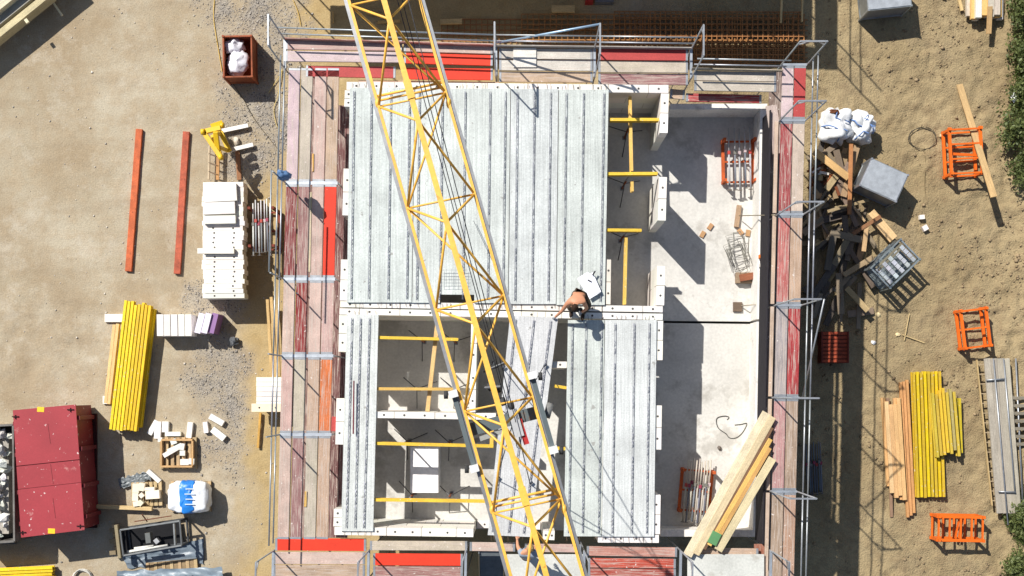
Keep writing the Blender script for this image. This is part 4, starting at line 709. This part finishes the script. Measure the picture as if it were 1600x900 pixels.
for a, b_, l in (((210, 815), (268, 806), 'rusty rod behind the black frame crate, longer one'), ((222, 804), (230, 815), 'rusty rod standing behind the black frame crate')): tag(bar('rod', W(*a, .5), W(*b_, .2), .03, .03, 'rust', c(120, 70, 50)), l, 'rod')
def tarp(name, label, quad, z, col, amp=.08, seed=1):
    n_, m_ = 26, 12; p = [W(*a, z) for a in quad]; vs, fs = [], []
    for j in range(m_ + 1):
        for i in range(n_ + 1):
            a = p[0].lerp(p[1], i / n_).lerp(p[3].lerp(p[2], i / n_), j / m_); a = a.copy(); e = min(i, n_ - i, j * 2, (m_ - j) * 2); a.z += amp * (mnoise.noise(Vector((i * .35, j * .5, seed))) + .8 * mnoise.noise(Vector((i * .9, j * 1.1, seed + 5)))) * min(1, e / 2 + .2)
            a.x += .05 * mnoise.noise(Vector((i * .5, j * .5, seed + 9))); a.y += .08 * mnoise.noise(Vector((i * .4, j * .5, seed + 19))); vs.append(a); 
    lo = [v - Vector((0, 0, .012)) for v in vs]; N = len(vs)
    for j in range(m_):
        for i in range(n_): q = j * (n_ + 1) + i; fs.append((q, q + n_ + 1, q + n_ + 2, q + 1)); fs.append((N + q, N + q + 1, N + q + n_ + 2, N + q + n_ + 1))
    return tag(MB().add(vs + lo, fs, 0, True).build(name, 'plastic', None, col), label, 'tarp')
tarp('tarp', 'crumpled grey plastic sheet left of the small block pallet', [(184, 748), (232, 736), (236, 750), (188, 764)], .12, c(112, 118, 120), .03, 3); tarp('tarp', 'blue-grey tarp spread beneath the black frame crate', [(190, 868), (318, 842), (318, 880), (200, 888)], .04, c(112, 124, 134), .04, 5); tarp('tarp', 'blue-grey tarp along the bottom edge at left', [(182, 892), (346, 886), (352, 930), (186, 930)], .35, c(128, 142, 152), .16, 8)
pallet('pale pallet between the two tarps at bottom left', 268, 884, 5, 1.6, .3); bundle('formwork_beam', 'yellow beam in the bundle cut by the bottom left corner', 'beam', 'bottom left yellow beams', (-30, 902), (82, 897), 5, .08, .2, .1, YL, 'beampaint', .1, .05, 1, True)
def coil(name, label, px, py, z, r, n, rad, col, mat='plastic', sq=1.0):
    b0 = W(px, py, z); pts = [b0 + Vector((math.cos(t_ * .35) * r * (1 + .06 * math.sin(t_ * .83)), math.sin(t_ * .35) * r * sq * (1 + .08 * math.sin(t_ * .51)), .012 * math.sin(t_) + rad * t_ / 14)) for t_ in range(n)]; return tag(MB().path(pts, rad).build(name, mat, None, col), label, 'hose')
coil('hose', 'pale coiled hose at the bottom edge near the yellow beams', 129, 905, .05, .3, 50, .022, c(200, 196, 184)); coil('cable', 'dark looped cable on the clay beside the orange rack', 1441, 216, .04, .42, 30, .012, c(80, 74, 62), 'dark', .8)
def cable(label, pts, z, r, col, mat='dark'):
    P3 = [W(*p, z) for p in pts]; out = []
    for i in range(len(P3) - 1):
        a, b_, c0, d0 = P3[max(0, i - 1)], P3[i], P3[i + 1], P3[min(len(P3) - 1, i + 2)]
        for k in range(8): t_ = k / 8; out.append(.5 * ((2 * b_) + (c0 - a) * t_ + (2 * a - 5 * b_ + 4 * c0 - d0) * t_ ** 2 + (3 * b_ - a - 3 * c0 + d0) * t_ ** 3))
    out.append(P3[-1]); return tag(MB().path(out, r).build('cable', mat, None, col), label, 'cable')
cable('yellow cable running down past the rust crate', [(335, 0), (334, 30), (340, 70), (347, 112)], .03, .012, c(210, 176, 90)); cable('thin dark cable from the rust crate toward the scaffold', [(360, 125), (380, 155), (400, 190), (440, 240)], .03, .008, c(90, 80, 60)); cable('thin cable trailing on the clay below the lidded crate', [(1444, 230), (1446, 255), (1445, 290), (1448, 318)], .04, .008, c(110, 96, 70)); cable('yellow cable on the sand by the top left scaffold corner', [(458, 0), (466, 20), (470, 40)], .03, .01, c(206, 170, 80)); cable('yellow cable coiled beside the left scaffold', [(420, 145), (436, 120), (441, 110), (434, 150), (428, 170), (432, 195), (440, 205)], .04, .012, c(210, 186, 120))
cable('dark loop of cable lying on the terrace floor', [(1135, 678), (1122, 668), (1120, 654), (1132, 650), (1139, 652), (1136, 656)], ZF + .015, .012, c(70, 70, 66)); cable('second cable loop on the terrace floor, right of the first', [(1148, 664), (1158, 663), (1167, 662), (1160, 676), (1150, 684), (1140, 684), (1135, 678)], ZF + .015, .012, c(80, 80, 76))
# ------------------------------------------------------------------ yellow crane fork, ladder-like boards
fk = thing('crane_fork', 'yellow crane pallet fork with two grey tines above the block stack', 'crane fork', W(338, 215, 0)); YC = c(226, 184, 30)
for a, b_ in (((346, 205), (388, 196)), ((358, 235), (396, 226))): bar('tine', W(*a, .12), W(*b_, .12), .13, .07, 'steel', c(196, 192, 186), fk)
for a, b_, z1, z2 in (((345, 206), (358, 236), .3, .3), ((318, 206), (345, 200), 1.3, 1.3), ((330, 198), (348, 192), 1.2, 1.1), ((318, 206), (345, 246), 1.3, 1.3), ((333, 212), (345, 246), .9, 1.3), ((337, 206), (341, 240), 1.5, 1.2)): bar('frame_tube', W(*a, z1), W(*b_, z2), .14, .12, 'paint', jit(YC), fk)
for a, z in (((317, 206), 1.35), ((345, 246), 1.35), ((347, 196), 1.1)): p = W(*a, z); MB().tube(p - Vector((.05, 0, 0)), p + Vector((.06, 0, 0)), .09, 10).build('knuckle', 'paint', fk, YC)
for a, b_ in (((345, 206), (336, 214)), ((358, 236), (342, 230))): bar('mast', W(*a, .1), W(*b_, 1.25), .1, .1, 'paint', YC, fk)
ld = thing('ladder', 'short wooden ladder lying behind the yellow fork', 'ladder', W(334, 252, 0))
for x in (327, 341): bar('side_rail', W(x, 228, .25), W(x - 1, 281, .25), .06 if x < 330 else .1, .06, 'wood', c(200, 180, 150) if x < 330 else c(186, 140, 90), ld)
for y in (240, 254, 268): bar('rung', W(326, y, .26), W(342, y + 6, .26), .04, .04, 'wood', c(120, 100, 80), ld)
tag(bar('board', W(371, 236, .05), W(374, 281, .05), .14, .04, 'wood', c(150, 104, 70)), 'brown board below the lower fork tine', 'board')
# ------------------------------------------------------------------ things on the terrace
tag(bar('timber', W(1155, 321, ZF + .06), W(1150.5, 355, ZF + .06), .13, .1, 'wood', c(168, 140, 112)), 'short brown timber below the orange rack on the terrace', 'timber'); 
for px, py, dg, l in ((1157, 362, -50, 'small brown offcut left of the wire stirrups'), (1169, 364, 80, 'small tan offcut above the wire stirrups'), (1098, 366, 60, 'small tan offcut at the tip of the terrace shadow'), (1110, 354, 55, 'small grey offcut beside the tan one on the terrace')): lblock(px, py, ZF, .2, .12, .05, dg, l, col=c(176, 138, 100))
br = thing('strut', 'thin grey strut rod reaching from the terrace to the right scaffold', 'rod', W(1180, 337, ZF)); pipe('rod', W(1155, 337, ZF + .2), W(1212, 336, ZD - .05), .015, 'steel', c(150, 140, 120), br)
bs = thing('broom', 'square-headed broom leaning on the terrace parapet', 'broom', W(1152, 480, ZF)); bar('head', W(1145.5, 479.5, ZF + .05), W(1159.5, 479.5, ZF + .05), .27, .07, 'wood', c(112, 94, 78), bs); pipe('stick', W(1158, 478, ZF + .06), W(1198, 474, ZP + .3), .016, 'wood', c(190, 180, 160), bs)
for k in range(9):
    px, py = 1154 + random.uniform(-9, 9), 392 + random.uniform(-14, 14); a0 = random.uniform(-12, 25); x, y = dirv(a0); p = W(px, py, ZF + .03 + .03 * k); s1, s2 = .22, .32; tag(MB().path([p + x * s1 + y * s2, p + x * s1 - y * s2, p - x * s1 - y * s2 + Vector((0, 0, .1)), p - x * s1 + y * s2, p + x * s1 + y * s2], .009).build('stirrup', 'steel', None, c(120, 118, 110)), 'bent wire stirrup in the tangle on the terrace', 'stirrup', 'wire stirrups on the terrace')
tb = thing('tool_box', 'brown wooden box of tools beside the parapet under the stirrups', 'box', W(1166, 436, ZF)); p = W(1166, 436, ZF + .2); bar('box', p - Vector((.28, -.04, .1)), p + Vector((.28, .04, -.1)), .3, .2, 'wood', c(150, 128, 104), tb); bar('lid', p + Vector((-.2, .02, .05)), p + Vector((.3, .1, .1)), .2, .05, 'wood', c(140, 84, 56), tb)
for (px, py, cc, l) in ((1189.5, 401, c(226, 120, 40), 'orange power tool on the parapet, upper one'), (1190, 415, c(214, 206, 196), 'white and orange power tool on the parapet, lower one')):
    t = thing('power_tool', l, 'tool', W(px, py, ZP)); p = W(px, py, ZP + .06); bar('body', p - Vector((.07, 0, 0)), p + Vector((.07, 0, 0)), .1, .12, 'paint', cc, t); bar('handle', p - Vector((.04, .09, 0)), p + Vector((.06, -.11, .03)), .06, .07, 'dark', c(50, 50, 52), t)
tag(MB().blob(W(1124, 700, ZF + .04), (.06, .06, .05), 6, .5, 10, 6).build('rag', 'cloth', None, c(110, 100, 92)), 'small dark rag on the terrace floor', 'rag')
pp_ = thing('paper_plan', 'white paper plans lying on the slab beside the worker', 'paper', W(923, 447, ZW + .17)); bar('sheet', W(910, 430, ZW + .17), W(930, 462, ZW + .19), .34, .006, 'plastic', c(250, 250, 255), pp_); bar('sheet', W(918, 429, ZW + .185), W(931, 459, ZW + .2), .3, .006, 'plastic', c(246, 246, 252), pp_)
tag(bar('marker', W(926, 430, ZW + .23), W(930, 423.5, ZW + .23), .04, .03, 'dark', c(50, 50, 54)), 'dark marker at the top of the paper plans', 'pen'); tag(bar('clip', W(918, 437, ZW + .22), W(924, 440, ZW + .22), .03, .02, 'dark', c(60, 60, 64)), 'small dark clip on the paper plans', 'clip')
# ------------------------------------------------------------------ scrap timber heap
for k in range(78):
    if k < 54: px, py = random.uniform(1262, 1352), random.uniform(310, 488)
    else: px, py = random.uniform(1266, 1330), random.uniform(232, 320)
    L = random.uniform(.5, 1.7); x, y = dirv(random.gauss(75, 32)); p = W(px, py, .25); p.z = random.uniform(.06, .42); tl = Vector((0, 0, random.uniform(-.08, .08)))
    if p.x + abs(x.x) * L / 2 > W(1368, 0).x: p.x = W(1368, 0).x - abs(x.x) * L / 2
    tag(bar('scrap_board', p - x * L / 2 - tl, p + x * L / 2 + tl, random.uniform(.07, .22), random.uniform(.025, .06), 'wood', jit(random.choice([c(140, 124, 102), c(112, 100, 86), c(170, 144, 108), c(96, 88, 78), c(128, 112, 94), c(196, 166, 122)]), .12)), 'weathered scrap board in the heap beside the right scaffold', 'board', 'boards in the scrap heap')
for a, b_, wd, cc, l, z in (((1272, 236), (1326, 278), .22, c(206, 166, 110), 'broad pale plank along the top of the scrap heap', .6), ((1330, 225), (1327, 335), .12, c(176, 120, 74), 'upright brown batten between scrap heap and lidded crate', .62), ((1360, 332), (1396, 374), .3, c(220, 184, 134), 'broad pale plank pointing at the open crate', .3), ((1332, 366), (1376, 338), .12, c(150, 106, 72), 'brown batten crossing the broad pale plank', .42), ((1318, 430), (1364, 402), .16, c(170, 146, 112), 'grey plank reaching from the heap to the open crate', .5)): tag(bar('plank', W(*a, z), W(*b_, z), wd, .05, 'wood', cc), l, 'plank')
for k in range(26): p = W(random.uniform(1266, 1312), random.uniform(238, 300), .3); p.z = random.uniform(.1, .4); x, y = dirv(random.uniform(0, 180)); tag(bar('scrap_piece', p - x * .15, p + x * .15, random.uniform(.04, .1), .03, 'wood' if k % 3 else 'rust', jit(random.choice([c(230, 222, 210), c(150, 84, 44), c(120, 66, 36), c(206, 176, 130)]), .1)), 'small offcut or rusty scrap at the upper end of the heap', 'scrap', 'small scrap in the heap')
for k, (px, py) in enumerate(((1403, 523), (1372, 491), (1365, 535), (1471, 212))): tag(MB().blob(W(px, py, .03), (.08, .07, .04), k + 20, .7, 8, 5, flat=True).build('rag', 'cloth', None, c(226, 206, 160) if k != 2 else c(236, 236, 236)), ['cream scrap on the clay right of the red crate', 'pale scrap at the shadow edge below the heap', 'white scrap just right of the scaffold shadow', 'yellow scrap beside the looped cable'][k], 'scrap')
for a, b_, l in (((1421, 490), (1413, 532), 'thin pale stick on the clay below the open crate'), ((1410, 523), (1445, 536), 'second stick crossing the first on the clay')): tag(bar('stick', W(*a, .04), W(*b_, .04), .03, .02, 'wood', c(196, 172, 124)), l, 'stick')
# ------------------------------------------------------------------ people
def skinmesh(name, chains, mat, parent, color, sub=2):
    vs, es, rs, roots = [], [], [], []; idx = {}
    for ch in chains:
        prev = None
        for j, (p, r) in enumerate(ch):
            k = tuple(round(v, 4) for v in p)
            if k not in idx:
                idx[k] = len(vs); vs.append(p); rs.append(r)
                if j == 0: roots.append(idx[k])
            if prev is not None and prev != idx[k]: es.append((prev, idx[k]))
            prev = idx[k]
    org = MAT[parent].translation; me = bpy.data.meshes.new(name); me.from_pydata([tuple(Vector(v) - org) for v in vs], es, []); ob = bpy.data.objects.new(name, me); C.objects.link(ob)
    md = ob.modifiers.new('skin', 'SKIN'); md.use_smooth_shade = True; sv = me.skin_vertices[0].data
    for i, r in enumerate(rs): sv[i].radius = (r, r); sv[i].use_root = i in roots
    s2 = ob.modifiers.new('sub', 'SUBSURF'); s2.levels = s2.render_levels = sub
    dg = bpy.context.evaluated_depsgraph_get(); nm = bpy.data.meshes.new_from_object(ob.evaluated_get(dg)); bpy.data.objects.remove(ob); nm.materials.clear(); nm.materials.append(M[mat])
    o = bpy.data.objects.new(name, nm); o.color = color; return put(o, MAT[parent].copy(), parent)
def person(label, J, skin, trousers, shirt=None, hair=c(52, 36, 26), gloves=None):
    base = Vector((J['hip'].x, J['hip'].y, J['ground'])); t = thing('person', label, 'person', base); v = J
    up = (v['head'] - v['neck']).normalized(); fwd = v['face'].normalized(); side = up.cross(fwd).normalized(); chest = v['chest']; mid = v['hip'].lerp(chest, .5)
    body = [[(v['hip'], .145), (mid, .135), (chest, .15), (v['neck'], .06), (v['neck'].lerp(v['head'], .5), .06)]]; legs = []
    for s in 'lr':
        body[0:0]; body.append([(chest, .15), (v['sh' + s], .072), (v['el' + s], .048), (v['ha' + s], .03)]); lg = [(v['hip'], .145), (v['hp' + s], .1), (v['kn' + s], .068), (v['an' + s], .045)]; body.append(lg); legs.append(lg)
    bo = skinmesh('body', body, 'skin', t, skin)
    h = v['head']; hm = MB().blob(h, (.085, .1, .125), 1, .04, 20, 14); f = h + fwd * .1
    hm.blob(f, (.018, .018, .024), 2, .1, 8, 6)
    for s in (-1, 1): hm.blob(h + side * s * .088 - fwd * .005, (.016, .024, .034), 3, .1, 8, 6); hm.blob(h + fwd * .088 + side * s * .033 + up * .02, (.013, .01, .009), 3, .05, 8, 6, mi=1)
    hm.blob(h + fwd * .088 - up * .055, (.028, .012, .008), 4, .05, 8, 5, mi=1); hm.build('head', ['skin', 'iris'], t, skin)
    MB().blob(h + up * .035 - fwd * .02, (.094, .108, .112), 6, .18, 20, 12, sc_=5).build('hair', 'cloth', t, hair)
    for s in 'lr':
        w_ = v['ha' + s]; d = (w_ - v['el' + s]).normalized(); sd = d.cross(Vector((0, 0, 1))).normalized(); nrm = sd.cross(d); pm = w_ + d * .07; ch = [[(w_ - d * .02, .028), (w_ + d * .03, .036), (pm, .038)]]
        for k, L in enumerate((.062, .075, .08, .068)): o = sd * ((k - 1.5) * .021); a = pm - d * .01 + o; ch.append([(a, .011), (a + d * L * .5 - nrm * .006, .0105), (a + d * L * .8 - nrm * .03, .0095), (a + d * L - nrm * .055, .008)])
        a = w_ + d * .03 + sd * .03 * (1 if s == 'l' else -1); o2 = sd * (1 if s == 'l' else -1); ch.append([(a, .013), (a + d * .03 + o2 * .03, .012), (a + d * .06 + o2 * .035 - nrm * .015, .009)])
        skinmesh('glove' if gloves else 'hand', ch, 'cloth' if gloves else 'skin', t, gloves or skin, 1)
        an = v['an' + s]; ft = Vector((fwd.x, fwd.y, 0)).normalized() if (fwd.x or fwd.y) else Vector((0, -1, 0)); zz = v['ground']; MB().blob(Vector((an.x, an.y, zz + .05)) + ft * .06, (.052, .14, .055), 2, .05, 14, 8, rz=math.atan2(ft.y, ft.x) - math.pi / 2).build('boot', 'dark', t, c(58, 46, 38))
    sc2 = lambda ch: [(p, r * 1.16) for p, r in ch]; skinmesh('trousers', [sc2([(v['hip'].lerp(mid, .35), .14), (v['hip'], .15)])] + [sc2(l) for l in legs], 'cloth', t, trousers)
    if shirt: skinmesh('shirt', [sc2(body[0][:3]) + [(v['neck'].lerp(chest, .35), .1)]] + [sc2([(chest, .15), (v['sh' + s], .085), (v['sh' + s].lerp(v['el' + s], .7), .066)]) for s in 'lr'], 'cloth', t, shirt)
    return t
z = ZW + .07; w_ = lambda px, py, h: W(px, py, z + h)
person('bare-backed worker in dark trousers bending over the gap, one arm reaching out', dict(ground=z, hip=w_(906, 459, .62), chest=w_(901, 469, .86), neck=w_(899, 474, .92), head=w_(898, 480, .97), face=Vector((-.1, -.8, -.6)), shl=w_(912, 472, .85), ell=w_(917, 482, .55), hal=w_(909, 488, .35), shr=w_(889, 471, .84), elr=w_(878, 486, .5), har=w_(867, 496, .22), hpl=w_(912, 462, .56), knl=w_(921, 478, .46), anl=w_(911, 490, .07), hpr=w_(899, 461, .56), knr=w_(889, 480, .46), anr=w_(893, 485, .07)), c(190, 134, 102), c(84, 74, 62), gloves=c(150, 152, 156))
z = ZD + .0
person('worker in a grey-blue shirt on the bottom scaffold under the jib', dict(ground=z, hip=w_(823, 868, .92), chest=w_(824, 863, 1.28), neck=w_(826, 859, 1.46), head=w_(828, 856, 1.6), face=Vector((-.2, .9, -.4)), shl=w_(814, 864, 1.36), ell=w_(809, 854, 1.2), hal=w_(808, 843, 1.05), shr=w_(837, 865, 1.36), elr=w_(842, 868, 1.1), har=w_(836, 858, 1.0), hpl=w_(819, 869, .88), knl=w_(819, 866, .48), anl=w_(819, 866, .08), hpr=w_(828, 869, .88), knr=w_(829, 867, .48), anr=w_(829, 868, .08)), c(196, 140, 108), c(60, 62, 70), c(150, 160, 172), c(176, 150, 104))
tag(MB().blob(W(905, 484, ZW + .14), (.1, .07, .08), 3, .5, 10, 7, flat=True).build('hand_tool', 'dark', None, c(44, 44, 46)), 'black hand tool held below the bent worker', 'tool')
# ------------------------------------------------------------------ shrubs and grass on the right bank
def leaves(n, cen, rad, size, seed, upright=False):
    r = np.random.default_rng(seed); d = r.normal(size=(n, 3)); d /= np.linalg.norm(d, axis=1)[:, None]; rr = r.random(n) ** .45; cl_ = r.normal(size=(max(6, n // 90), 3)); cl_ /= np.linalg.norm(cl_, axis=1)[:, None]; pick = r.integers(0, len(cl_), n)
    d = d * .38 + cl_[pick] * (.45 + .5 * r.random(len(cl_)))[pick][:, None]; pos = np.array(cen) + d * np.array(rad) * rr[:, None]; pos[:, 2] = np.maximum(pos[:, 2], .05)
    u = r.normal(size=(n, 3)); u[:, 2] = u[:, 2] * (.5 if not upright else 0) + (1.6 if upright else 0); u /= np.linalg.norm(u, axis=1)[:, None]; w2 = r.normal(size=(n, 3)); w2 -= u * (u * w2).sum(1)[:, None]; w2 /= np.linalg.norm(w2, axis=1)[:, None]; s = size * r.uniform(.6, 1.3, (n, 1)); wd = .45 if not upright else .09
    v = np.stack([pos - u * s * .5, pos + w2 * s * wd * .6, pos + u * s * .5, pos - w2 * s * wd * .6], 1).reshape(-1, 3); return v, np.arange(4 * n).reshape(-1, 4)
def shrub(label, px, py, r, h, seed, n=1300):
    b0 = W(px, py, .3); b0.z = float(gheight(np.array([b0.x]), np.array([b0.y]))[0]); t = thing('shrub', label, 'shrub', b0, 'shrubs on the right bank'); v, f = leaves(n, (0, 0, h * .55), (r, r * 1.2, h * .6), .115, seed); me = npmesh('foliage', v, f); me.materials.append(M['leaf']); o = bpy.data.objects.new('foliage', me); put(o, MAT[t].copy(), t)
    m = MB()
    for k in range(6): a = k * 1.05 + seed; e = b0 + Vector((math.cos(a) * r * .5, math.sin(a) * r * .5, h * .7)); m.tube(b0 - Vector((0, 0, .05)), e, .02, 5, r2=.006)
    m.build('stems', 'wood', t, c(90, 74, 54))
for px, py, r, h, l in ((1588, 18, .75, 1.1, 'leafy shrub in the top right corner'), (1594, 95, .7, .9, 'second shrub down the right bank'), (1598, 150, .6, .8, 'third shrub down the right bank beside a white scrap'), (1582, 205, .75, 1.0, 'biggest shrub right of the leaning plank'), (1594, 268, .6, .7, 'lowest shrub of the upper right bank'), (1588, 805, .5, .55, 'bright grassy shrub below the grey deck boards'), (1592, 888, .5, .6, 'shrub in the bottom right corner')): shrub(l, px, py, r, h, int(px + py))
for (px, py, sx, sy, l, n) in ((1592, 130, .5, 3.2, 'dry grass along the upper right bank', 3500), (1592, 815, .45, 1.0, 'green grass tuft below the deck boards at right', 2500), (1596, 890, .5, .5, 'green grass at the bottom right corner', 1800)):
    b0 = W(px, py, 0); b0.z = float(gheight(np.array([b0.x]), np.array([b0.y]))[0]); v, f = leaves(n, (b0.x, b0.y, b0.z + .1), (sx, sy, .12), .2, n, True); me = npmesh('grass', v, f); me.materials.append(M['grassblade']); tag(put(bpy.data.objects.new('grass', me), Matrix.Identity(4)), l, 'grass', kind='stuff')
tag(MB().blob(W(1584, 152, .45), (.09, .14, .05), 30, .5, 8, 6, flat=True).build('rag', 'cloth', None, c(236, 236, 232)), 'white scrap caught on the bank beside the shrubs', 'scrap')
